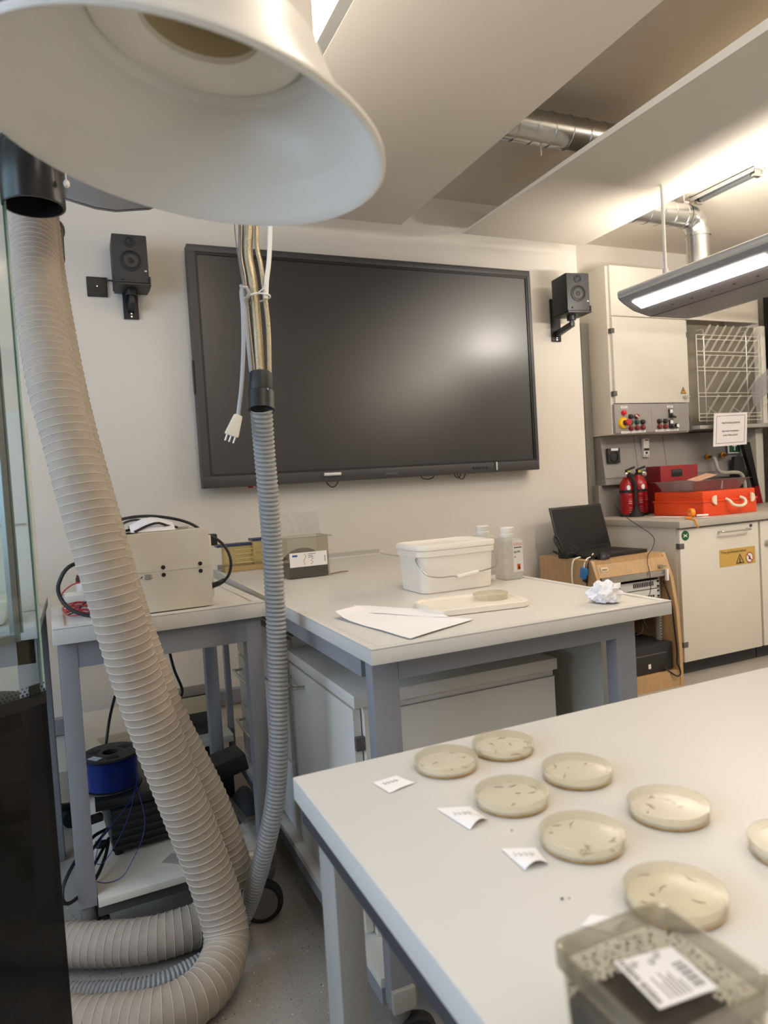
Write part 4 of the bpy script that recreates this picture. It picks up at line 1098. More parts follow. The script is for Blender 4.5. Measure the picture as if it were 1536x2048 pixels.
def petri(label, x, y, z, r, h=0.0165, rz=0.0, col=None, specks=6, seed=1, group='petri dishes on the front bench', agar=True, root=False, tilt=0):
    t = thing('petri_dish', label, 'petri dish', (x, y, z), rz, group)
    obj('base', B().lathe([(0.0, 0.0), (r - 0.003, 0.0), (r - 0.003, h - 0.002), (r - 0.0042, h - 0.002), (r - 0.0042, 0.0012), (0.0, 0.0012)], (0, 0, 0), (0, 0, 1), 64), M_petri, t, local=True)
    if agar:
        obj('agar', B().lathe([(0.0, 0.0014), (r - 0.0046, 0.0014), (r - 0.0046, 0.0055), (r - 0.008, 0.005), (0.0, 0.005)], (0, 0, 0), (0, 0, 1), 48), col or M_agar, t, local=True)
    obj('lid', B().lathe([(0.0, h), (r - 0.002, h), (r - 0.0006, h - 0.0006), (r, h - 0.002), (r, 0.0045), (r - 0.0012, 0.0045), (r - 0.0014, h - 0.0015), (0.0, h - 0.0014)], (0, 0, 0), (0, 0, 1), 64), M_petri, t, local=True)
    if agar:
        obj('agar_edge', B().lathe([(r - 0.0040, 0.0006), (r - 0.0025, 0.0006), (r - 0.0025, 0.0030), (r - 0.0040, 0.0030), (r - 0.0040, 0.0006)], (0, 0, 0), (0, 0, 1), 64), mat('agar_brown_edge', '#b08e58', 0.4, var=0.35, scale=60), t, local=True)
    rd = random.Random(seed)
    if specks:
        b = B()
        for k in range(specks):
            a, q = rd.uniform(0, 2 * PI), r * math.sqrt(rd.uniform(0.1, 0.8))
            c = V((q * math.cos(a), q * math.sin(a), 0.0055))
            d = V((rd.uniform(-1, 1), rd.uniform(-1, 1), 0)).normalized() * rd.uniform(0.002, 0.009)
            b.tube([c - d, c + V((d.y, -d.x, 0)) * 0.3, c + d], lambda i: 0.0004 if i != 1 else 0.0010, 5)
        obj('growth', b, mat('brown_growth', '#94795c', 0.9, var=0.4, scale=90), t, local=True)
    return t


petri('empty petri dish on the loose bucket lid', 0.952, 1.525, 0.9095, 0.046, 0.015, agar=False, specks=3, seed=5, group=None)

g = []
for i in range(7):
    row = []
    for j in range(10):
        u, v = j / 9, i / 6
        p = V((0.555, 1.60, 0)).lerp(V((0.64, 1.655, 0)), v).lerp(V((0.60, 1.275, 0)).lerp(V((0.80, 1.36, 0)), v), u)
        z = 0.9005 + 0.010 * max(0, 0.25 - u) * (1 - v * .3) * 4 * (0.25 - u if u < .25 else 0) * 6 + 0.0012 * math.sin(u * 7 + v * 3) ** 2
        row.append((p.x, p.y, z))
    g.append(row)
tag(obj('paper_sheet', B().sheet(g, 0.0005), M_paper), 'flat white paper sheet on the near left corner of the wide bench', 'paper')
g = [[(0.63 + 0.019 * j + 0.004 * i, 1.60 - 0.028 * j + 0.03 * i, 0.9026 + 0.0008 * math.sin(j)) for j in range(8)] for i in range(5)]
tag(obj('paper_sheet', B().sheet(g, 0.0005), M_paper), 'second white paper sheet lying half on the first one', 'paper')
b = B()
bmesh.ops.create_icosphere(b.bm, subdivisions=4, radius=0.038)
for v in b.bm.verts:
    n = v.co.normalized()
    k = 1 + 0.42 * noise.noise(n * 2.4 + V((3, 1, 7))) + 0.26 * abs(noise.noise(n * 5.5)) - 0.16 * abs(noise.noise(n * 11 + V((1, 5, 2))))
    v.co = n * 0.036 * k
    v.co.z *= 0.80
    if v.co.z < -0.02:
        v.co.z = -0.02
b.move(Matrix.Translation(V((1.158, 1.335, 0.9205))))
tag(obj('crumpled_paper', b, M_paper, None, ang=22), 'crumpled ball of white paper on the right corner of the wide bench', 'paper ball')

# ------------------------------------------------------------------ rack cabinet with laptop
R0, R1, RT = 2.485, 3.01, 0.735
t = thing('rack_cabinet', 'beech rack cabinet with a laptop on top and open front', 'rack cabinet', (2.74, 3.1, 0))
side = [(2.868, 0.0), (2.868, 0.22), (2.880, 0.42), (2.910, 0.60), (2.955, RT - 0.02), (2.965, RT), (3.42, RT), (3.42, 0.0)]
obj('side_panel', B().prism(side, lambda a, c, h: (h, a, c), R0, R0 + 0.022), M_wood, t)
obj('side_panel', B().prism(side, lambda a, c, h: (h, a, c), R1 - 0.022, R1), M_wood, t)
obj('top_panel', B().box(R0 + 0.022, 2.962, RT - 0.022, R1 - 0.022, 3.42, RT), M_wood, t)
obj('front_rail', B().hexa([(R0 + 0.022, 2.925, 0.645), (R1 - 0.022, 2.925, 0.645), (R1 - 0.022, 2.95, 0.645), (R0 + 0.022, 2.95, 0.645), (R0 + 0.022, 2.952, RT - 0.022), (R1 - 0.022, 2.952, RT - 0.022), (R1 - 0.022, 2.972, RT - 0.022), (R0 + 0.022, 2.972, RT - 0.022)]), M_wood, t)
obj('base_panel', B().box(R0 + 0.022, 2.872, 0.0, R1 - 0.022, 3.40, 0.085), M_wood, t)
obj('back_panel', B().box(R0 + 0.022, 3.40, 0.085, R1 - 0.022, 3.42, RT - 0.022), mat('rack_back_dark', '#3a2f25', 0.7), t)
obj('shutter', B().box(R0 + 0.03, 2.922, 0.610, R1 - 0.04, 2.935, 0.644, 0.003).box(R0 + 0.03, 2.914, 0.618, R1 - 0.05, 2.922, 0.624), M_chrome, t)
obj('shutter_grip', B().box(R1 - 0.052, 2.905, 0.585, R1 - 0.036, 2.922, 0.65, 0.003), M_wplas, t)
obj('lock', B().cyl((R1 - 0.078, 2.942, 0.668), (R1 - 0.078, 2.915, 0.668), 0.011).box(R1 - 0.07, 2.915, 0.664, R1 - 0.04, 2.918, 0.670), M_chrome, t)
pl = obj('name_plate', B().obox((R0 + 0.066, 2.9385, 0.688), (0.05, 0.0015, 0.022), rotm(x=-0.28)), mat('plate_cream', '#d9c9ab', 0.5), t)
obj('print', B().obox((R0 + 0.066, 2.9375, 0.686), (0.034, 0.001, 0.006), rotm(x=-0.28)), mat('print_brown', '#5a4630', 0.6), pl)
obj('rack_rail', B().box(R1 - 0.065, 2.96, 0.09, R1 - 0.05, 2.99, 0.60), M_lgrey, t)
b = B()
for i in range(30):
    b.box(R1 - 0.0615, 2.9585, 0.10 + i * 0.0165, R1 - 0.0545, 2.96, 0.108 + i * 0.0165)
obj('rail_holes', b, M_ink, t, flat=True)


def rack_unit(name, label, z0, z1, slots, m):
    t = thing(name, label, 'rack device', (2.73, 3.0, z0))
    obj('face_plate', B().box(R0 + 0.03, 2.950, z0, R1 - 0.066, 2.957, z1, 0.001), m, t)
    obj('case', B().box(R0 + 0.05, 2.957, z0 + 0.002, R1 - 0.085, 3.25, z1 - 0.002), M_dark, t)
    for (xa, n, st, w, za, zb) in slots:
        for i in range(n):
            obj('socket', B().box(xa + i * st, 2.9485, za, xa + i * st + w, 2.950, zb), M_ink, t, flat=True)
    for z in (z0 + 0.01, z1 - 0.01):
        obj('screw', B().cyl((R1 - 0.078, 2.950, z), (R1 - 0.078, 2.945, z), 0.006, seg=10), M_black, t)
    return t


WP = mat('device_white', '#d6d5d2', 0.4)
rack_unit('patch_panel', 'white patch panel with rows of dark sockets in the rack', 0.545, 0.592, [(2.54, 10, 0.0125, 0.0075, 0.560, 0.582), (2.755, 12, 0.0125, 0.0075, 0.560, 0.584)], WP)
rack_unit('network_switch', 'white network device below the patch panel in the rack', 0.490, 0.540, [(2.62, 17, 0.017, 0.0115, 0.497, 0.509)], WP)
rack_unit('amplifier', 'black device below the white network device in the rack', 0.385, 0.435, [], M_black)
t = thing('computer_box', 'black computer lying on the rack floor with cables', 'computer', (2.75, 3.1, 0.085))
obj('case', B().box(2.56, 2.905, 0.088, 2.975, 3.25, 0.245, 0.006), M_black2, t)
obj('front_strip', B().box(2.58, 2.9035, 0.188, 2.93, 2.9055, 0.194), mat('strip_grey', '#5c5a58', 0.4), t)
obj('sticker', B().box(2.795, 2.9035, 0.115, 2.812, 2.905, 0.14), M_paper, t)
tag(cable('rack_cable', [(2.965, 2.94, 0.58), (2.975, 2.90, 0.45), (2.978, 2.885, 0.30), (2.978, 2.876, 0.20), (2.972, 2.874, 0.13)], 0.004, M_black), 'black cable running down inside the right side of the rack', 'cable')
tag(cable('rack_cable', [(2.90, 2.9, 0.11), (2.92, 2.87, 0.085), (2.95, 2.855, 0.062), (2.975, 2.855, 0.072), (2.972, 2.86, 0.11), (2.965, 2.87, 0.13)], 0.0045, M_black), 'black cable loop hanging over the front base of the rack', 'cable')
tag(cable('rack_cable', [(2.83, 2.97, 0.385), (2.835, 2.95, 0.34), (2.86, 2.94, 0.30), (2.89, 2.945, 0.25), (2.92, 2.95, 0.247)], 0.003, M_black), 'thin black cable slanting inside the rack above the computer', 'cable')
tag(cable('rack_cable', [(2.83, 3.0, 0.385), (2.828, 2.97, 0.34), (2.80, 2.95, 0.31), (2.76, 2.95, 0.30)], 0.003, M_black), 'thin black cable curving left inside the rack', 'cable')

# laptop
LT = thing('laptop', 'open black laptop on top of the beech rack cabinet', 'laptop', (2.735, 3.16, RT), 0.09)
obj('base', B().box(-0.205, -0.135, 0.0, 0.215, 0.135, 0.020, 0.004), M_black, LT, local=True)
obj('keyboard', B().box(-0.18, -0.03, 0.020, 0.19, 0.11, 0.0215), mat('key_black', '#141414', 0.6), LT, local=True)
obj('touchpad', B().box(-0.05, -0.12, 0.020, 0.06, -0.045, 0.0206), mat('pad_black', '#202020', 0.35), LT, local=True)
sm = Matrix.Rotation(math.radians(-15), 3, 'X')
obj('screen_lid', B().obox(V((0.005, 0.135, 0.020)) + sm @ V((0, 0.0, 0.135)), (0.415, 0.008, 0.27), sm, 0.003), M_black, LT, local=True)
obj('display', B().obox(V((0.005, 0.135, 0.020)) + sm @ V((0, -0.0045, 0.14)), (0.39, 0.001, 0.235), sm), mat('laptop_screen', '#100f0f', 0.35, spec=0.3), LT, local=True)
t = thing('mouse', 'black computer mouse in front of the laptop keyboard', 'mouse', (2.60, 3.0, RT), 0.2)
b = B().ball((0, 0, 0), 0.055, (1.05, 0.6, 0.75), 24)
for v in b.bm.verts:
    if v.co.z < 0:
        v.co.z = 0
b.move(Matrix.Translation(V((0.0, 0.0, 0.001))) @ Matrix.Rotation(0.4, 4, 'Z'))
obj('shell', b, M_black, t, local=True)
obj('trim', B().tube(spline([(-0.01, -0.030, 0.008), (0.02, -0.024, 0.02), (0.038, 0.0, 0.02), (0.046, 0.012, 0.006)], 0.004), 0.0018, 6), M_chrome, t, local=True)
tag(cable('mouse_cable', [(2.84, 3.16, 1.01), (2.90, 3.12, 0.93), (2.96, 3.0, 0.83), (2.92, 2.965, 0.765), (2.87, 2.945, 0.74), (2.845, 2.93, 0.70), (2.845, 2.915, 0.63), (2.84, 2.91, 0.55), (2.84, 2.93, 0.50)], 0.002, M_black, None, 6), 'thin black cable running from the laptop lid over the rack front', 'cable')
t = thing('power_adapter', 'black power adapter and plugs on the left end of the rack top', 'power adapter', (2.48, 3.17, RT))
obj('brick', B().obox((2.515, 3.19, RT + 0.018), (0.10, 0.06, 0.036), rotm(z=0.2), 0.005), M_black, t)
cable('cord', [(2.50, 3.22, RT + 0.03), (2.475, 3.25, RT + 0.09), (2.485, 3.26, RT + 0.125), (2.50, 3.25, RT + 0.10), (2.515, 3.235, RT + 0.04)], 0.006, M_black, t)
cable('cord', [(2.55, 3.2, RT + 0.03), (2.575, 3.22, RT + 0.055), (2.59, 3.21, RT + 0.05), (2.60, 3.20, RT + 0.025)], 0.003, M_black, t)
cable('cord', [(2.495, 3.20, RT + 0.01), (2.47, 3.25, RT + 0.035), (2.495, 3.29, RT + 0.03), (2.53, 3.28, RT + 0.01)], 0.006, M_black, t)
t = thing('video_cable', 'white cable with a bright blue plug hanging over the rack side', 'cable', (2.47, 3.08, RT - 0.06))
cable('cord', [(2.60, 3.08, RT + 0.024), (2.55, 3.04, RT + 0.014), (2.505, 3.02, RT + 0.008), (2.477, 3.01, RT - 0.02), (2.472, 3.005, RT - 0.04)], 0.0038, M_wplas, t)
obj('plug', B().obox((2.468, 3.005, RT - 0.065), (0.02, 0.045, 0.06), rotm(x=0.25), 0.004), mat('plug_blue', '#2f7fc4', 0.35), t)
obj('tip', B().obox((2.468, 2.998, RT - 0.102), (0.012, 0.028, 0.02), rotm(x=0.25)), M_black, t)
tag(cable('white_cable', [(2.56, 3.12, RT + 0.006), (2.51, 3.10, RT + 0.008), (2.478, 3.10, RT - 0.005), (2.464, 3.10, RT - 0.06), (2.465, 3.10, RT - 0.14), (2.467, 3.09, RT - 0.2)], 0.0045, M_wplas), 'white cable draped down the left side of the rack', 'cable')
tag(cable('black_lead', [(2.53, 2.99, RT + 0.008), (2.49, 2.985, RT + 0.003), (2.475, 2.985, RT - 0.05), (2.473, 2.99, RT - 0.12), (2.472, 3.0, RT - 0.2)], 0.003, M_black, None, 6), 'thin black lead hanging down the left side of the rack', 'cable')

# ------------------------------------------------------------------ base cabinets with worktop on the right
BX0 = 3.11
t = thing('counter_top', 'long grey edged counter top carrying the orange case', 'counter', (3.9, 3.4, 0.86))
obj('slab', B().box(BX0, 2.945, 0.862, 5.38, 3.86, 0.90, 0.003), mat('counter_grey', '#b3ada3', 0.4, var=0.03), t)


def base_cabinet(x0, x1, label, lockx):
    t = thing('base_cabinet', label, 'cabinet', ((x0 + x1) / 2, 3.4, 0), 0, 'base cabinets under the counter')
    obj('carcass', B().box(x0, 2.99, 0.10, x1, 3.84, 0.8615), M_cab, t)
    d = obj('door', B().box(x0 + 0.004, 2.966, 0.085, x1 - 0.004, 2.988, 0.852, 0.002), M_cab, t)
    hx = x1 - 0.34
    obj('handle', B().tube(spline([(hx, 2.966, 0.815), (hx + 0.003, 2.936, 0.815), (hx + 0.014, 2.93, 0.815), (hx + 0.216, 2.93, 0.815), (hx + 0.227, 2.936, 0.815), (hx + 0.23, 2.966, 0.815)], 0.005), 0.0055, 10), M_chrome, d)
    obj('lock', B().cyl((lockx, 2.966, 0.832), (lockx, 2.960, 0.832), 0.009), M_dark, d)
    for z in (0.74, 0.17) if x0 < 3.5 else ():
        obj('hinge', B().box(x0 - 0.002, 2.964, z, x0 + 0.035, 2.992, z + 0.032, 0.002), M_hinge, t)
    obj('plinth', B().box(x0, 3.02, 0.0, x1, 3.04, 0.10), M_dark, t)
    return t, d


c1, d1 = base_cabinet(3.125, 3.775, 'ivory base cabinet with a yellow door sticker beside the rack', 3.705)
c2, d2 = base_cabinet(3.785, 4.50, 'ivory base cabinet at the right frame edge with keys in its lock', 4.44)
obj('key_lock', B().lathe([(0.016, 0), (0.016, 0.012), (0.010, 0.014), (0.0, 0.014)], (3.835, 2.966, 0.715), (0, -1, 0), 24), M_chrome, d2)
t = thing('key_bunch', 'small bunch of keys hanging from the right cabinet lock', 'keys', (3.855, 2.945, 0.67))
obj('key_head', B().obox((3.868, 2.945, 0.715), (0.035, 0.004, 0.03), None, 0.002), mat('key_grey', '#77736e', 0.35, 0.7), t)
obj('ring', B().tube([(3.872 + 0.011 * math.cos(a), 2.945, 0.69 + 0.014 * math.sin(a)) for a in [i * 2 * PI / 16 for i in range(17)]], 0.0015, 6), M_chrome, t)
obj('key_blade', B().obox((3.872, 2.944, 0.655), (0.012, 0.003, 0.05), rotm(y=0.2)).obox((3.885, 2.944, 0.658), (0.012, 0.003, 0.045), rotm(y=-0.2)), M_brass, t)
# stickers belong to the door
YS = obj('warning_sticker', B().box(3.435, 2.9645, 0.603, 3.735, 2.9658, 0.706), M_gold, d1, flat=True)
lettering('sticker_letters', ['Türe geschlossen halten'], M_ink, d1, (3.447, 2.9642, 0.681), (1, 0, 0), (0, 0, 1), 0.0215)
tri = lambda r: [(3.603 + r * math.sin(a) * 1.0, 0.632 + r * math.cos(a)) for a in (0, 2 * PI / 3, 4 * PI / 3)]
b = B()
o3, i3 = tri(0.040), tri(0.030)
for k in range(3):
    j = (k + 1) % 3
    b.prism([o3[k], o3[j], i3[j], i3[k]], lambda a, c, h: (a, h, c), 2.9636, 2.9645)
b.box(3.599, 2.9636, 0.622, 3.607, 2.9645, 0.640).box(3.5925, 2.9636, 0.616, 3.6135, 2.9645, 0.621).box(3.601, 2.9636, 0.640, 3.605, 2.9645, 0.650)
obj('triangle_symbol', b, M_ink, d1, flat=True)
obj('white_disc', B().cyl((3.685, 2.9645, 0.640), (3.685, 2.9640, 0.640), 0.029, seg=32), M_paper, d1)
b = B().lathe([(0.027, 0), (0.032, 0), (0.032, 0.001), (0.027, 0.001)], (3.685, 2.9640, 0.640), (0, -1, 0), 32)
b.obox((3.685, 2.9634, 0.640), (0.006, 0.001, 0.056), rotm(y=-0.785))
obj('prohibition_ring', b, mat('sign_red', '#a8322f', 0.5), d1)
obj('flame_symbol', B().prism([(3.678, 0.628), (3.690, 0.628), (3.692, 0.640), (3.686, 0.655), (3.682, 0.646), (3.677, 0.640)], lambda a, c, h: (a, h, c), 2.9637, 2.9640), M_ink, d1, flat=True)
GB = obj('green_sticker', B().cyl((3.172, 2.966, 0.815), (3.172, 2.9650, 0.815), 0.029, seg=32), M_green, d1)
obj('green_symbol', B().prism([(3.155, 0.826), (3.172, 0.818), (3.189, 0.826), (3.180, 0.815), (3.189, 0.804), (3.172, 0.812), (3.155, 0.804), (3.164, 0.815)], lambda a, c, h: (a, h, c), 2.9644, 2.9650), M_paper, d1, flat=True)

# ------------------------------------------------------------------ service wall above the counter
t = thing('service_panel', 'grey service wall panel with socket and taps behind the counter', 'service panel', (3.8, 3.8, 0.9))
obj('post', B().box(3.195, 3.80, 0.902, 3.259, 3.90, 2.22, 0.003), mat('post_grey', '#77756f', 0.5), t)
obj('upper_panel', B().hexa([(3.27, 3.715, 1.16), (4.70, 3.715, 1.16), (4.70, 3.9, 1.16), (3.27, 3.9, 1.16), (3.27, 3.75, 1.446), (4.70, 3.75, 1.446), (4.70, 3.9, 1.446), (3.27, 3.9, 1.446)]), M_grey, t, flat=True)
obj('ledge', B().hexa([(3.255, 3.69, 1.115), (4.70, 3.69, 1.115), (4.70, 3.9, 1.115), (3.255, 3.9, 1.115), (3.27, 3.72, 1.16), (4.70, 3.72, 1.16), (4.70, 3.9, 1.16), (3.27, 3.9, 1.16)], 0.002), mat('ledge_grey', '#7f7b79', 0.5), t)
obj('lower_panel', B().box(3.23, 3.74, 0.90, 4.70, 3.9, 1.115), M_grey, t, flat=True)
for x in (3.565, 3.83):
    obj('panel_seam', B().hexa([(x, 3.7145, 1.16), (x + 0.003, 3.7145, 1.16), (x + 0.003, 3.718, 1.16), (x, 3.718, 1.16), (x, 3.7495, 1.45), (x + 0.003, 3.7495, 1.45), (x + 0.003, 3.753, 1.45), (x, 3.753, 1.45)]), M_dark, t, flat=True)
s = obj('power_socket', B().box(3.298, 3.708, 1.262, 3.402, 3.728, 1.362, 0.003), M_black2, t)
obj('socket_face', B().lathe([(0.037, 0), (0.037, 0.003), (0.032, 0.004), (0.030, -0.004), (0, -0.004)], (3.348, 3.7075, 1.305), (0, -1, 0), 28), M_black, s)
for a in (0.5, 2.6, 4.7):
    obj('pin_hole', B().cyl((3.348 + 0.015 * math.cos(a), 3.7125, 1.305 + 0.015 * math.sin(a)), (3.348 + 0.015 * math.cos(a), 3.7095, 1.305 + 0.015 * math.sin(a)), 0.008, seg=12), M_ink, s)
obj('socket_label', B().box(3.325, 3.7065, 1.345, 3.385, 3.708, 1.361), M_paper, s)
s = obj('info_sticker', B().box(3.618, 3.712, 1.292, 3.668, 3.735, 1.418), mat('sticker_white', '#cfcac4', 0.6), t)
obj('sticker_print', B().box(3.62, 3.7108, 1.335, 3.666, 3.712, 1.352).box(3.634, 3.7108, 1.404, 3.662, 3.712, 1.412).box(3.632, 3.7108, 1.312, 3.652, 3.712, 1.328).box(3.626, 3.7108, 1.298, 3.634, 3.712, 1.304).box(3.652, 3.7108, 1.298, 3.66, 3.712, 1.304), M_ink, s)

# upper cabinet with control panel
UX0, UX1, UY, UZ0, UZ1 = 3.262, 3.945, 3.60, 1.448, 2.553
t = thing('upper_cabinet', 'ivory upper cabinet with red and black control buttons below its door', 'cabinet', (3.6, 3.75, UZ0))
obj('carcass', B().box(UX0, UY + 0.02, UZ0, UX1, BY - 0.01, UZ1, 0.003), M_cab, t)
obj('filler_panel', B().box(UX0 + 0.02, UY, 2.226, 4.66, UY + 0.02, UZ1, 0.002), M_cab, t)
obj('door', B().box(UX0 + 0.02, UY - 0.004, 1.652, UX1 - 0.005, UY + 0.02, 2.218, 0.002), M_cab, t)
for z in (2.11, 1.70):
    obj('hinge', B().box(UX0 + 0.005, UY - 0.008, z, UX0 + 0.034, UY + 0.022, z + 0.032, 0.002), M_hinge, t)
for z in (2.10, 1.52):
    obj('hinge', B().box(UX1 - 0.012, UY - 0.008, z, UX1 + 0.01, UY + 0.02, z + 0.035, 0.002), M_hinge, t)
s = obj('hazard_triangle', B().prism([(3.858, 1.712), (3.912, 1.712), (3.885, 1.760)], lambda a, c, h: (a, h, c), UY - 0.0055, UY - 0.004), M_ink, t, flat=True)
obj('yellow_face', B().prism([(3.865, 1.716), (3.905, 1.716), (3.885, 1.752)], lambda a, c, h: (a, h, c), UY - 0.0062, UY - 0.0055), mat('hazard_yellow', '#d9a02a', 0.5), s, flat=True)
obj('bolt_symbol', B().prism([(3.884, 1.742), (3.890, 1.742), (3.886, 1.733), (3.891, 1.733), (3.882, 1.719), (3.884, 1.729), (3.879, 1.729)], lambda a, c, h: (a, h, c), UY - 0.0068, UY - 0.0062), M_ink, s, flat=True)
obj('key', B().cyl((3.885, UY - 0.004, 1.690), (3.885, UY - 0.03, 1.690), 0.007).box(3.888, UY - 0.03, 1.688, 3.92, UY - 0.026, 1.695).cyl((3.90, UY - 0.006, 1.672), (3.90, UY - 0.009, 1.672), 0.004), M_chrome, t)
obj('control_panel', B().box(UX0 + 0.008, UY - 0.004, UZ0 + 0.008, UX1 - 0.015, UY + 0.02, 1.646, 0.002), mat('panel_grey', '#96928f', 0.5), t)
obj('panel_seam', B().box(3.586, UY - 0.0048, 1.47, 3.588, UY - 0.0038, 1.64), M_grey, t, flat=True)
YC = UY - 0.004


def button(x, z, m, r=0.0165, d=0.02, name='button'):
    o = obj(name, B().lathe([(r, 0), (r, d * 0.6), (r * 0.82, d * 0.62), (r * 0.78, d), (r * 0.6, d * 1.08), (0, d * 1.1)], (x, YC, z), (0, -1, 0), 22), m, t)
    return o


MB_, MR_, MG_ = mat('button_black', '#2a2728', 0.4), mat('button_red', '#7e2328', 0.4), mat('button_green', '#24463c', 0.4)
button(3.340, 1.588, mat('lamp_red', '#e0203a', 0.3), 0.0165, 0.022)
s = obj('emergency_collar', B().lathe([(0.040, 0), (0.040, 0.006), (0.034, 0.016), (0.018, 0.018)], (3.335, YC, 1.520), (0, -1, 0), 30), M_yel, t)
obj('emergency_button', B().lathe([(0.014, 0.016), (0.014, 0.03), (0.021, 0.033), (0.022, 0.045), (0.018, 0.05), (0, 0.051)], (3.348, YC, 1.522), (0, -1, 0), 28), mat('mushroom_red', '#b52a33', 0.35), t)
for x, z, m in ((3.398, 1.562, MB_), (3.398, 1.523, MG_), (3.398, 1.484, MR_), (3.450, 1.563, MR_), (3.450, 1.524, MG_), (3.450, 1.486, MR_), (3.500, 1.524, MB_), (3.500, 1.487, MR_),
                (3.648, 1.526, MB_), (3.648, 1.489, MR_), (3.702, 1.526, MB_), (3.702, 1.489, MR_)):
    button(x, z, m)
obj('key_switch', B().cyl((3.425, YC, 1.562), (3.425, YC - 0.03, 1.565), 0.007).obox((3.432, YC - 0.03, 1.560), (0.03, 0.004, 0.010), rotm(y=0.6)), M_chrome, t)
for z in (1.578, 1.505):
    s = obj('rotary_switch', B().box(3.738, YC - 0.012, z - 0.03, 3.772, YC, z + 0.03, 0.003).obox((3.765, YC - 0.02, z - 0.022), (0.044, 0.014, 0.012), rotm(y=0.35), 0.003), MB_, t)
    obj('switch_plate', B().box(3.743, YC - 0.0135, z + 0.003, 3.767, YC - 0.012, z + 0.026), M_paper, s)
o = button(3.805, 1.493, MB_, 0.0175, 0.016, 'gauge')
obj('gauge_face', B().cyl((3.805, YC - 0.0175, 1.493), (3.805, YC - 0.0185, 1.493), 0.012, seg=20), M_paper, o)
for x0, x1, z0 in ((3.322, 3.378, 1.618), (3.728, 3.782, 1.618), (3.316, 3.372, 1.452), (3.376, 3.424, 1.453), (3.428, 3.476, 1.454), (3.480, 3.528, 1.455), (3.615, 3.668, 1.456), (3.672, 3.726, 1.457), (3.730, 3.778, 1.457), (3.782, 3.826, 1.458)):
    s = obj('name_strip', B().box(x0, YC - 0.0012, z0, x1, YC, z0 + 0.014), M_paper, t, flat=True)
    obj('strip_print', B().box(x0 + 0.008, YC - 0.0018, z0 + 0.005, x1 - 0.010, YC - 0.0012, z0 + 0.009), M_gink, s, flat=True)

# drying rack
t = thing('drying_rack', 'white wire drying rack with slanted pegs on a steel back plate', 'drying rack', (4.3, 3.62, 1.5))
obj('back_plate', B().box(3.955, 3.64, 1.455, 4.68, 3.66, 2.20), mat('steel_plate', '#8b877d', 0.33, 0.75, var=0.06), t)
obj('drip_ledge', B().box(3.99, 3.56, 1.462, 4.74, 3.65, 1.488, 0.003), M_lgrey, t)
obj('side_trim', B().box(4.655, 3.58, 1.49, 4.70, 3.66, 2.20, 0.002), M_cab, t)
fx0, fx1, fy = 4.015, 4.635, 3.585
b = B()
for x in (fx0, fx1):
    b.cyl((x, fy, 1.52), (x, fy, 2.12), 0.003, seg=8)
obj('rack_frame', b, mat('white_coated_wire', '#e6dfcf', 0.4), t)
MW = MATS['white_coated_wire']
rows = [2.12, 2.01, 1.90, 1.71, 1.525]
for z in [2.12, 2.09, 2.005, 1.98, 1.895, 1.87, 1.715, 1.69, 1.545, 1.52, 2.04 - 0.62 + 0.15]:
    if z > 1.51:
        obj('cross_wire', B().cyl((fx0, fy, z), (fx1, fy, z), 0.0025, seg=8), MW, t)
for x in (4.09, 4.51):
    obj('hook', B().tube(spline([(x, 3.64, 2.16), (x, 3.60, 2.16), (x, 3.59, 2.13), (x, 3.59, 1.85), (x, 3.59, 1.50)], 0.02), 0.0035, 6), M_chrome, t)
peg = None
for z, n, L in ((2.09, 8, 0.10), (2.005, 8, 0.09), (1.895, 8, 0.09), (1.71, 6, 0.17), (1.545, 6, 0.17)):
    for i in range(n):
        x = fx0 + 0.06 + i * (fx1 - fx0 - 0.09) / (n - 1)
        if z == 2.09 or True:
            bb = B().tube(spline([(x - 0.006, fy, z), (x - 0.006, fy - L * 0.62, z + L * 0.75), (x, fy - L * 0.68, z + L * 0.81), (x + 0.006, fy - L * 0.62, z + L * 0.75), (x + 0.006, fy, z)], 0.012), 0.0019, 5)
            obj('peg', bb, MW, t)
g = [[(4.40 + 0.028 * j, 3.46 + 0.006 * i, 1.60 + 0.045 * i + 0.02 * j * (1 if i > 1 else 0.9)) for j in range(9)] for i in range(4)]
tag(obj('plastic_rack', B().sheet(g, 0.006), clear('tray_clear_grey', '#eeeef0', 0.04, 0.2, haze=0.3, hazecol='#c4c2c8')), 'greyish clear plastic tray hung slanting on the drying rack pegs', 'plastic tray')
# sign
t = thing('paper_sign', 'white paper sign with printed German warning below the drying rack', 'sign', (4.22, 3.5, 1.33))
SG = [V((4.044, 3.505, 1.333)), V((4.372, 3.505, 1.340)), V((4.392, 3.505, 1.567)), V((4.066, 3.505, 1.562))]
obj('sheet', B().hexa(SG + [p + V((0, 0.002, 0)) for p in SG]), M_paper, t, flat=True)
obj('string', B().cyl((4.1, 3.506, 1.56), (4.1, 3.585, 1.62), 0.001, seg=6).cyl((4.34, 3.506, 1.56), (4.34, 3.585, 1.62), 0.001, seg=6), M_wplas, t)
b = B()
q = [V((4.072, 3.5045, 1.353)), V((4.348, 3.5045, 1.359)), V((4.365, 3.5045, 1.548)), V((4.090, 3.5045, 1.543))]
for k in range(4):
    b.tube([q[k], q[(k + 1) % 4]], 0.0013, 4)
obj('border', b, M_ink, t, flat=True)
rv, uv = (SG[2] - SG[3]), (SG[3] - SG[0])
cc = (SG[2] + SG[3]) / 2 + V((0, -0.001, 0))
un = uv.normalized()
lettering('headline', ['VERSTOPFUNGSGEFAHR'], M_ink, t, cc - un * 0.075, rv, uv, 0.0165, align='CENTER')
lettering('message', ['Bitte keine Fremdkörper', 'in den Abfluss spülen!'], M_ink, t, cc - un * 0.131, rv, uv, 0.0165, 1.75, 'CENTER')

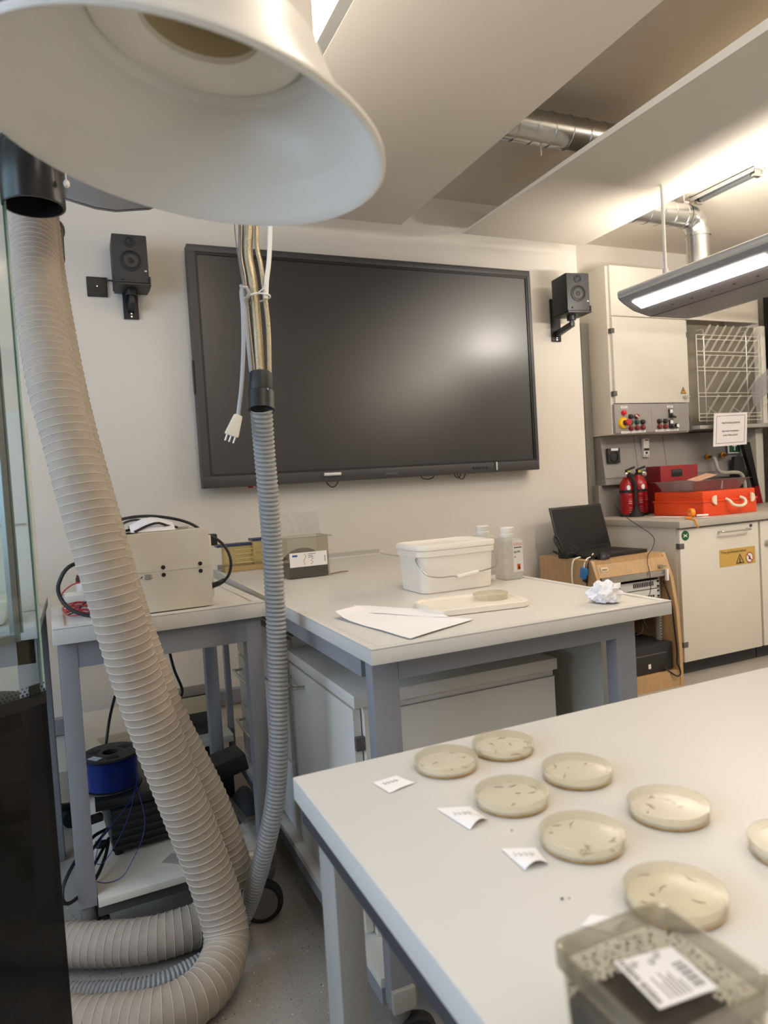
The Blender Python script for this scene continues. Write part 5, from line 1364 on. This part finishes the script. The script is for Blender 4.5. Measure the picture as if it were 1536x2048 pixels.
# taps, green sign, slanted dark rail
t = thing('water_tap', 'grey curved water pipe with brass valves behind the orange case', 'tap', (4.3, 3.62, 1.0))
for x, z in ((4.216, 1.268), (4.372, 1.275)):
    obj('valve', B().lathe([(0.022, 0), (0.022, 0.014), (0.014, 0.016), (0.014, 0.03)], (x, 3.715, z), (0, -1, 0), 8, True, True), M_brass, t)
    obj('valve_core', B().cyl((x, 3.685, z), (x, 3.676, z), 0.009, seg=12), M_dark, t)
obj('spout', B().tube(spline([(4.225, 3.66, 1.262), (4.228, 3.645, 1.22), (4.232, 3.64, 1.18), (4.255, 3.635, 1.155), (4.30, 3.63, 1.147), (4.40, 3.62, 1.143), (4.45, 3.62, 1.125), (4.475, 3.62, 1.08), (4.482, 3.62, 1.03), (4.482, 3.62, 0.96)], 0.012), 0.0135, 12), mat('tap_grey', '#a5a199', 0.4), t)
obj('spout_end', B().cyl((4.482, 3.62, 0.90), (4.482, 3.62, 0.965), 0.018), M_wplas, t)
t = thing('eyewash_sign', 'small green sign with a white symbol half hidden under the paper sign', 'sign', (4.5, 3.71, 1.28))
obj('plate', B().box(4.43, 3.706, 1.285, 4.565, 3.716, 1.40), M_paper, t, flat=True)
obj('green_face', B().box(4.438, 3.7045, 1.292, 4.545, 3.706, 1.395), M_green, t, flat=True)
obj('symbol', B().box(4.488, 3.703, 1.305, 4.497, 3.7045, 1.335).box(4.472, 3.703, 1.335, 4.512, 3.7045, 1.345), M_paper, t, flat=True)
t = thing('slanted_rail', 'black slanted bar with a red lower end right of the tap', 'rail', (4.6, 3.66, 0.92))
obj('bar', B().hexa([(4.615, 3.64, 1.03), (4.655, 3.64, 1.03), (4.655, 3.67, 1.03), (4.615, 3.67, 1.03), (4.50, 3.64, 1.36), (4.575, 3.64, 1.36), (4.575, 3.67, 1.36), (4.50, 3.67, 1.36)]), M_black, t)
obj('red_end', B().hexa([(4.62, 3.64, 0.90), (4.69, 3.64, 0.90), (4.69, 3.67, 0.90), (4.62, 3.67, 0.90), (4.612, 3.64, 1.03), (4.657, 3.64, 1.03), (4.657, 3.67, 1.03), (4.612, 3.67, 1.03)]), M_dred, t)
t = thing('black_bag', 'black folded bag behind the water tap on the counter', 'bag', (4.48, 3.70, 0.9))
obj('body', B().hexa([(4.37, 3.645, 0.90), (4.57, 3.645, 0.90), (4.57, 3.685, 0.90), (4.37, 3.685, 0.90), (4.43, 3.655, 1.26), (4.52, 3.655, 1.26), (4.52, 3.685, 1.26), (4.43, 3.685, 1.26)], 0.008), mat('bag_black', '#191818', 0.7, bump=0.3, bscale=50), t)

# black frame at the right image edge, with clamps
t = thing('black_frame_door', 'black framed door edge with steel clamps at the right', 'door frame', (4.9, 3.55, 0.9))
obj('frame', B().box(4.742, 3.50, 0.902, 4.82, 3.62, 2.55, 0.004), M_black, t)
obj('door_panel', B().box(4.82, 3.53, 0.902, 5.3, 3.58, 2.55), M_dark, t)
for z in (1.80, 1.02):
    obj('clamp', B().cyl((4.70, 3.47, z), (4.79, 3.47, z + 0.006), 0.012).obox((4.755, 3.485, z), (0.03, 0.04, 0.03), None, 0.004).cyl((4.785, 3.47, z + 0.006), (4.81, 3.47, z + 0.008), 0.02), mat('clamp_steel', '#6e6a66', 0.35, 0.8), t)
tag(obj('wall_pillar', B().box(4.665, 3.66, 0.902, 4.74, 3.90, 2.55), M_cab), 'narrow ivory pillar between the drying rack and the black frame', 'pillar')


# ------------------------------------------------------------------ things on the right counter
def extinguisher(label, x, y, rz, horn):
    t = thing('fire_extinguisher', label, 'fire extinguisher', (x, y, 0.90), rz, 'fire extinguishers on the counter')
    r = 0.056
    obj('cylinder', B().lathe([(r * 0.9, 0.0), (r, 0.008), (r, 0.20), (r * 0.92, 0.225), (r * 0.6, 0.253), (r * 0.36, 0.268), (r * 0.34, 0.275)], (0, 0, 0), (0, 0, 1), 32, True, True), M_red, t, local=True)
    obj('foot_ring', B().lathe([(r + 0.001, 0.0), (r + 0.003, 0.001), (r + 0.003, 0.014), (r + 0.001, 0.016)], (0, 0, 0), (0, 0, 1), 32), M_black, t, local=True)
    obj('band', B().lathe([(r + 0.0005, 0.158), (r + 0.002, 0.159), (r + 0.002, 0.176), (r + 0.0005, 0.177)], (0, 0, 0), (0, 0, 1), 32), M_black, t, local=True)
    obj('valve', B().lathe([(0.022, 0.272), (0.022, 0.285), (0.015, 0.290), (0.015, 0.31), (0.0, 0.312)], (0, 0, 0), (0, 0, 1), 20), M_black, t, local=True)
    obj('lever', B().hexa([(-0.012, -0.008, 0.302), (0.06, -0.008, 0.318), (0.06, 0.008, 0.318), (-0.012, 0.008, 0.302), (-0.012, -0.008, 0.312), (0.062, -0.008, 0.332), (0.062, 0.008, 0.332), (-0.012, 0.008, 0.312)], 0.002).hexa([(0.0, -0.007, 0.283), (0.065, -0.007, 0.262), (0.065, 0.007, 0.262), (0.0, 0.007, 0.283), (0.0, -0.007, 0.294), (0.062, -0.007, 0.276), (0.062, 0.007, 0.276), (0.0, 0.007, 0.294)], 0.002), M_black, t, local=True)
    obj('safety_tag', B().box(-0.014, -0.02, 0.288, 0.006, -0.014, 0.304, 0.001), mat('tag_yellow', '#b9c03a', 0.5), t, local=True)
    obj('gauge', B().lathe([(0.017, 0), (0.017, 0.008), (0.014, 0.009), (0.0, 0.009)], (-0.028, -0.02, 0.275) if horn else (0.03, -0.022, 0.275), (-0.2, -1, 0), 20), M_chrome, t, local=True)
    cyl = lambda a, z, e=0.0006: V(((r + e) * math.sin(a), -(r + e) * math.cos(a), z))
    for i in range(9):
        z = 0.145 - i * 0.0145
        for a0, a1 in ((-0.75, -0.1), (0.05, 0.8)):
            if (i * 7 + int(a0 * 10)) % 4 == 0:
                continue
            n = 5
            row0 = [cyl(a0 + (a1 - a0) * k / n * (0.6 + 0.4 * ((i * 3) % 3) / 2), z) for k in range(n + 1)]
            row1 = [p + V((0, 0, 0.0018 if i not in (3, 4) else 0.0045)) for p in row0]
            obj('text_line', B().rings([row0, row1], False), mat('print_white', '#d8b8b4', 0.5), t, local=True, flat=True)
    row = [[cyl(-0.45 + 0.055 * k if not horn else -0.9 + 0.05 * k, 0.193 + 0.017 * s * math.sqrt(max(0, 1 - ((k - 4) / 4.2) ** 2)), 0.0012) for k in range(9)] for s in (-1, -0.3, 0.3, 1)]
    obj('oval_sticker', B().rings(row, False), M_paper, t, local=True, flat=True)
    if horn:
        obj('hose', B().tube(spline([(-0.005, -0.012, 0.285), (-0.02, -0.05, 0.27), (-0.012, -0.070, 0.23), (-0.006, -0.0705, 0.18), (-0.006, -0.0705, 0.09)], 0.01), 0.0125, 10), M_rubber, t, local=True)
        obj('horn', B().lathe([(0.013, 0.0), (0.016, 0.03), (0.030, 0.055), (0.046, 0.075), (0.050, 0.082), (0.0, 0.082)], (-0.006, -0.0705, 0.085), (0, -0.0, -1), 20), M_rubber, t, local=True)
    return t


extinguisher('red fire extinguisher with a black hose and horn in front', 3.358, 3.60, 0.0, True)
extinguisher('red fire extinguisher beside the dark red steel box', 3.482, 3.635, 0.0, False)

t = thing('red_steel_box', 'dark red steel box standing behind the orange case', 'box', (3.75, 3.6, 0.9))
obj('body', B().box(3.604, 3.555, 0.902, 3.945, 3.686, 1.222, 0.003), M_dred, t)
obj('side_plate', B().box(3.6025, 3.557, 0.904, 3.6045, 3.684, 1.22), mat('red_side_shaded', '#7c1a20', 0.4), t)  # darker red sheet paints the shaded left face of the box
obj('handle_recess', B().box(3.70, 3.5535, 1.145, 3.80, 3.556, 1.195, 0.001), M_black, t)
obj('handle_grip', B().box(3.706, 3.550, 1.172, 3.794, 3.5545, 1.190, 0.001), mat('grip_grey', '#3a3536', 0.4), t)
b = B()
q = [V((3.715, 3.5535, 1.112)), V((3.79, 3.5535, 1.112)), V((3.79, 3.5535, 1.085)), V((3.715, 3.5535, 1.085))]
for k in range(4):
    b.tube([q[k], q[(k + 1) % 4]], 0.0015, 4)
b.prism([(3.738, 1.09), (3.752, 1.104), (3.748, 1.096), (3.765, 1.09)], lambda a, c, h: (a, h, c), 3.5525, 3.5540)
obj('outline_symbol', b, mat('outline_pale', '#d9b0ac', 0.5), t, flat=True)

OC = thing('first_aid_case', 'orange plastic case with cream latches and carry handle', 'case', (3.45, 3.08, 0.90), 0.0)
ox0, ox1, oy0, oy1, oz0, oz1 = 3.445, 3.905, 3.075, 3.47, 0.900, 1.052
obj('lower_shell', B().box(ox0, oy0, oz0, ox1, oy1, 0.990, 0.008), M_orange, OC)
obj('upper_shell', B().box(ox0 + 0.004, oy0 + 0.004, 0.992, ox1 - 0.004, oy1 - 0.004, oz1, 0.010), M_orange, OC)
obj('seam_flange', B().box(ox0 - 0.005, oy0 - 0.005, 0.985, ox1 + 0.005, oy1 + 0.005, 0.996, 0.003), M_orange, OC)
obj('side_pocket', B().box(ox0 - 0.004, oy0 + 0.10, oz0 + 0.006, ox0 + 0.004, oy0 + 0.29, 0.955, 0.003), M_orange, OC)
obj('side_rib', B().box(ox0 - 0.0, oy0 + 0.10, 1.018, ox0 + 0.006, oy0 + 0.25, 1.022, 0.001), M_orange, OC)
for xc, sgn in ((3.545, -1), (3.845, 1)):
    poly = [(xc + sgn * 0.0 + 0, 0.967), (xc, 1.025)] + [(xc + sgn * 0.032 * math.sin(a), 0.996 + 0.029 * math.cos(a)) for a in [PI * k / 10 for k in range(1, 10)]]
    poly = [(xc, 0.967), (xc, 1.025)] + [(xc + sgn * 0.032 * math.sin(PI * k / 10), 0.996 + 0.029 * math.cos(PI * k / 10)) for k in range(1, 10)]
    obj('latch', B().prism(poly, lambda a, c, h: (a, h, c), oy0 - 0.014, oy0 - 0.002), mat('latch_cream', '#e6dcc4', 0.4), OC)
obj('carry_handle', B().tube(spline([(3.635, oy0 - 0.004, 0.998), (3.635, oy0 - 0.03, 0.985), (3.645, oy0 - 0.045, 0.962), (3.685, oy0 - 0.05, 0.952), (3.72, oy0 - 0.05, 0.953), (3.752, oy0 - 0.045, 0.967), (3.76, oy0 - 0.03, 0.990), (3.755, oy0 - 0.004, 1.002)], 0.006), 0.009, 10), mat('latch_cream', '#e6dcc4'), OC)
# tray on the case
t = thing('clear_tray', 'shallow clear plastic tray on top of the orange case', 'tray', (3.67, 3.28, 1.052))
tx, ty = 3.665, 3.285


def tray_rows(hx, hy, z):
    return [(tx + x, ty + y, z) for x, y in rrect(hx, hy, 0.02, 3)]


obj('shell', B().rings([tray_rows(0.20, 0.13, 1.053), tray_rows(0.235, 0.16, 1.112), tray_rows(0.255, 0.18, 1.116), tray_rows(0.255, 0.18, 1.118), tray_rows(0.235, 0.16, 1.115), tray_rows(0.202, 0.132, 1.055)], True, True, True), M_lilac, t)
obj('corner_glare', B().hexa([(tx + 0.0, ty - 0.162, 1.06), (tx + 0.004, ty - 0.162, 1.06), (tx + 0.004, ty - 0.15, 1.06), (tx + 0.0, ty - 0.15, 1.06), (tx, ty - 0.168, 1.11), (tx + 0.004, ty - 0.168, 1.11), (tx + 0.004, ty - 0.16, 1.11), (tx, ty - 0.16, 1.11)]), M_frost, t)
g = [[(3.66 + 0.03 * j, 3.30 + 0.03 * i + 0.004 * j, 1.108 + 0.004 * i + 0.005 * j) for j in range(8)] for i in range(4)]
tag(obj('pink_paper', B().sheet(g, 0.001), mat('pale_pink_paper', '#dcae94', 0.7)), 'pale pink paper lying in the clear tray on the orange case', 'paper')
t = thing('orange_tape', 'small roll of orange tape with its end hanging over the counter edge', 'tape', (3.36, 3.02, 0.9))
obj('roll', B().lathe([(0.016, -0.012), (0.026, -0.012), (0.026, 0.012), (0.016, 0.012), (0.016, -0.012)], (3.375, 3.10, 0.930), (0.9, -0.35, 0), 24), mat('tape_orange', '#f0931e', 0.4), t)
obj('tape_end', B().tube(spline([(3.37, 3.095, 0.905), (3.33, 3.08, 0.905), (3.27, 3.05, 0.906), (3.235, 2.985, 0.906), (3.225, 2.940, 0.902), (3.226, 2.93, 0.88), (3.232, 2.928, 0.858)], 0.008), 0.0045, 6), mat('tape_orange', '#f0931e'), t)
for k, (cx, cy, z, a, lb) in enumerate(((3.37, 3.27, 0.9015, 0.25, 'white paper sheets lying left of the orange case'), (3.41, 3.04, 0.9015, 0.12, 'folded white paper beside the orange tape'))):
    g = [[V((cx, cy, z + 0.0006 * ((i + j) % 2))) + rotm(z=a) @ V((-0.05 + 0.02 * j, (-0.10 + 0.04 * i) * (1 if k == 0 else 0.35), 0)) for j in range(6)] for i in range(6)]
    tag(obj('paper_sheet', B().sheet(g, 0.0008), M_paper), lb, 'paper')
tag(obj('white_tube', B().cyl((3.372, 3.06, 0.915), (3.438, 3.036, 0.915), 0.0055, seg=12), M_wplas), 'thin white tube beside the roll of orange tape', 'tube')

# ------------------------------------------------------------------ front bench
FB_ = thing('front_bench', 'large cream table in the foreground carrying the petri dishes', 'table', (0.26, 0.98, 0))
fx0, fy1 = 0.258, 0.982
obj('tabletop', B().box(fx0, -0.9, 0.766, 1.95, fy1, 0.80, 0.0035), M_top, FB_)
obj('apron', B().box(fx0 + 0.008, -0.85, 0.735, fx0 + 0.026, fy1 - 0.012, 0.766).box(fx0 + 0.026, fy1 - 0.03, 0.735, 1.90, fy1 - 0.012, 0.766), mat('apron_shade', '#3d3b40', 0.5), FB_)  # near-black colour paints the shade below the table edge
obj('leg', B().box(0.286, 0.90, 0.0, 0.326, 0.966, 0.766, 0.002), M_lgrey, FB_)
obj('leg', B().box(1.86, 0.90, 0.0, 1.90, 0.966, 0.766, 0.002), M_lgrey, FB_)
obj('leg', B().box(0.286, -0.85, 0.0, 0.326, -0.79, 0.766, 0.002), M_lgrey, FB_)
obj('leg', B().box(1.86, -0.85, 0.0, 1.90, -0.79, 0.766, 0.002), M_lgrey, FB_)
obj('leg_strip', B().box(0.290, 0.966, 0.0, 0.322, 0.976, 0.766), mat('strip_brown', '#4a4340', 0.5), FB_)

TZ = 0.8005
petri('cloudy petri dish at the far left, beside the first paper slip', 0.466, 0.893, TZ, 0.047, seed=1)
petri('petri dish furthest back on the front table, brown spots along its rim', 0.569, 0.900, TZ, 0.047, seed=2, specks=12)
petri('petri dish in the middle of the left row, beside the second paper slip', 0.484, 0.752, TZ, 0.048, seed=3)
petri('petri dish behind the centre with a dark spot at its lower right rim', 0.602, 0.768, TZ, 0.048, seed=4, specks=7)
petri('cloudy petri dish with a brown smear, beside the third paper slip', 0.494, 0.627, TZ, 0.048, seed=6, specks=14)
petri('petri dish at the right of the centre with faint branching threads', 0.626, 0.629, TZ, 0.048, seed=7, specks=9)
petri('amber petri dish just behind the soil box', 0.497, 0.496, TZ, 0.048, 0.0165, seed=8, specks=10, col=mat('agar_amber', '#ddd5c0', 0.4, var=0.12, scale=30))
petri('petri dish cut off by the right edge of the frame', 0.672, 0.497, TZ, 0.048, seed=9, specks=4)


def slip(label, P, curl, ink=None):
    t = thing('paper_slip', label, 'paper slip', P[0], 0, 'handwritten paper slips by the dishes')
    P = [V((x, y, 0)) for x, y, z in P]
    g = []
    for i in range(6):
        row = []
        for j in range(7):
            u, v = j / 6, i / 5
            p = P[0].lerp(P[1], u).lerp(P[3].lerp(P[2], u), v)
            row.append((p.x, p.y, TZ + 0.0006 + curl * (v ** 2) * math.sin(PI * u)))
        g.append(row)
    obj('slip', B().sheet(g, 0.0003), M_paper, t)
    if ink:
        c = (P[0] + P[1] * 1 + P[2] + P[3]) / 4 + V((-0.004, 0.004, 0))
        d = (P[1] - P[0]).normalized()
        n = V((-d.y, d.x, 0))
        b = B()
        for k in range(4):
            q = c + d * (k * 0.006 - 0.009) + V((0, 0, TZ + 0.0014 + curl * 0.3))
            b.tube([q + n * 0.004, q - n * 0.003 + d * 0.002, q + n * 0.002 + d * 0.004], 0.0004, 4)
        obj('pencil_marks', b, M_gink, t)
    return t


slip('blank white paper slip left of the furthest left dish', [(0.351, 0.899, .8), (0.389, 0.902, .8), (0.402, 0.867, .8), (0.358, 0.856, .8)], 0.001, True)
slip('torn white paper slip left of the middle dish', [(0.391, 0.785, .8), (0.430, 0.767, .8), (0.432, 0.727, .8), (0.400, 0.716, .8)], 0.006, True)
slip('curled white paper slip with pencil marks beside the smeared dish', [(0.408, 0.661, .8), (0.442, 0.644, .8), (0.435, 0.610, .8), (0.406, 0.613, .8)], 0.007, True)
slip('paper slip mostly hidden behind the soil box', [(0.398, 0.512, .8), (0.416, 0.520, .8), (0.440, 0.500, .8), (0.415, 0.490, .8)], 0.001, None)
tag(obj('soil_crumb', B().ball((0.408, 0.553, 0.8015), 0.0014, (1.3, 1, .7), 6).ball((0.415, 0.551, 0.801), 0.0008, (1, 1, .7), 6), M_soil), 'tiny dark crumb on the table left of the amber dish', 'crumb')
tag(obj('soil_crumb', B().ball((0.442, 0.69, 0.801), 0.0009, (1.2, 1, .7), 6), M_soil), 'tiny grey crumb between the second and third paper slips', 'crumb')

# soil box, nearest to the camera
SB = thing('soil_tub', 'clear plastic tub of dark soil with a barcode label in the near corner', 'plastic box', (0.33, 0.34, 0.80), 0.0)
sx, sy, rimz = 0.3195, 0.3345, 0.9035


def sq(h, r, z, n=5):
    return [(sx + x, sy + y, z) for x, y in rrect(h, h, r, n)]


obj('tub', B().rings([sq(0.041, 0.010, 0.8008), sq(0.0425, 0.011, 0.802), sq(0.0470, 0.012, 0.891), sq(0.0490, 0.012, 0.8915), sq(0.0492, 0.012, rimz - 0.001), sq(0.0478, 0.012, rimz), sq(0.0465, 0.011, rimz - 0.001), sq(0.0455, 0.011, 0.891), sq(0.0410, 0.010, 0.8025)], True, True, True), M_dirty, SB)
obj('rim', B().rings([sq(0.0470, 0.012, 0.8908), sq(0.0496, 0.012, 0.8912), sq(0.0498, 0.012, rimz), sq(0.0482, 0.012, rimz + 0.0008), sq(0.0462, 0.011, rimz), sq(0.0455, 0.011, 0.8908), sq(0.0470, 0.012, 0.8908)], True), clear('rim_plastic', '#f2f0ea', 0.06, 0.15, haze=0.20, hazecol='#b4afa3'), SB)
obj('soil', B().rings([sq(0.0402, 0.009, 0.803), sq(0.0440, 0.010, 0.864), sq(0.0425, 0.010, 0.867), sq(0.02, 0.009, 0.869)], True, True, True), M_soil, SB)
obj('lid', B().rings([sq(0.0455, 0.011, 0.8930), sq(0.0440, 0.010, 0.8930), sq(0.0427, 0.010, 0.8810)], True, False, True), clear('dirty_lid_plastic', '#faf8f2', 0.03, 0.25, haze=0.03, hazecol='#b9b09f'), SB)
b = B()
rd = random.Random(12)
for k in range(1300):
    side = rd.randrange(4)
    a = rd.uniform(-0.038, 0.038)
    z = 0.866 + 0.024 * rd.random() ** 2.4
    h = 0.0410 + (z - 0.80) / 0.09 * 0.0045 - 0.0008
    p = ((a, h), (a, -h), (h, a), (-h, a))[side]
    q, o = rd.uniform(0.0003, 0.0012), V((sx + p[0], sy + p[1], z))
    vs = [b.bm.verts.new(o + V(d) * q) for d in ((1, 0, 0), (0, 1, 0), (-1, 0, 0), (0, -1, 0), (0, 0, 1), (0, 0, -1))]
    for i in range(4):
        b.bm.faces.new((vs[i], vs[(i + 1) % 4], vs[4]))
        b.bm.faces.new((vs[(i + 1) % 4], vs[i], vs[5]))
obj('soil_specks', b, M_soil, SB, flat=True)
lab = [V((0.314, 0.371, 0.8818)), V((0.360, 0.364, 0.8818)), V((0.355, 0.321, 0.8818)), V((0.309, 0.325, 0.8818))]
ul, ur, lr, ll = lab
lbo = obj('label', B().hexa([ll, lr, ur, ul] + [p + V((0, 0, 0.0006)) for p in (ll, lr, ur, ul)]), M_paper, SB, flat=True)
along = (ul - ll).normalized()
acr = (lr - ll).normalized()
zz = V((0, 0, 0.00075))
lettering('label_letters', ['WEISSE ASSELN'], M_ink, lbo, ll + acr * 0.0062 + along * 0.003 + zz, along, -acr, 0.0061, th=0.0002)
b = B()


def lrect(bb, a0, a1, c0, c1):
    q = [ll + along * a + acr * c for a, c in ((a0, c0), (a0, c1), (a1, c1), (a1, c0))]
    bb.hexa([p + V((0, 0, 0.0006)) for p in q] + [p + V((0, 0, 0.0008)) for p in q])


for i in range(14):
    w = (0.0006, 0.0011, 0.0004)[i % 3]
    lrect(b, 0.006 + i * 0.0017, 0.006 + i * 0.0017 + w, 0.034, 0.0425)
obj('barcode', b, mat('barcode_grey', '#5d5a58', 0.6), lbo, flat=True)
b = B()
for i, (l, c) in enumerate(((0.020, 0.0125), (0.014, 0.0165), (0.022, 0.0195), (0.017, 0.0225), (0.020, 0.0255), (0.012, 0.0285))):
    lrect(b, 0.004, 0.004 + l, c, c + 0.0011)
obj('small_print', b, M_gink, lbo, flat=True)
b = B()
for a, c in ((0.038, 0.011), (0.036, 0.024), (0.040, 0.031)):
    o = ll + along * a + acr * c + V((0, 0, 0.0008))
    b.tube([o + V((0.0028 * math.cos(k), 0.0022 * math.sin(k), 0)) for k in [i * 0.5 for i in range(11)]], 0.0004, 4)
    b.tube([o - along * 0.002 - acr * 0.002, o + along * 0.0015 + acr * 0.0018], 0.0004, 4)
obj('line_drawing', b, M_gink, lbo, flat=True)
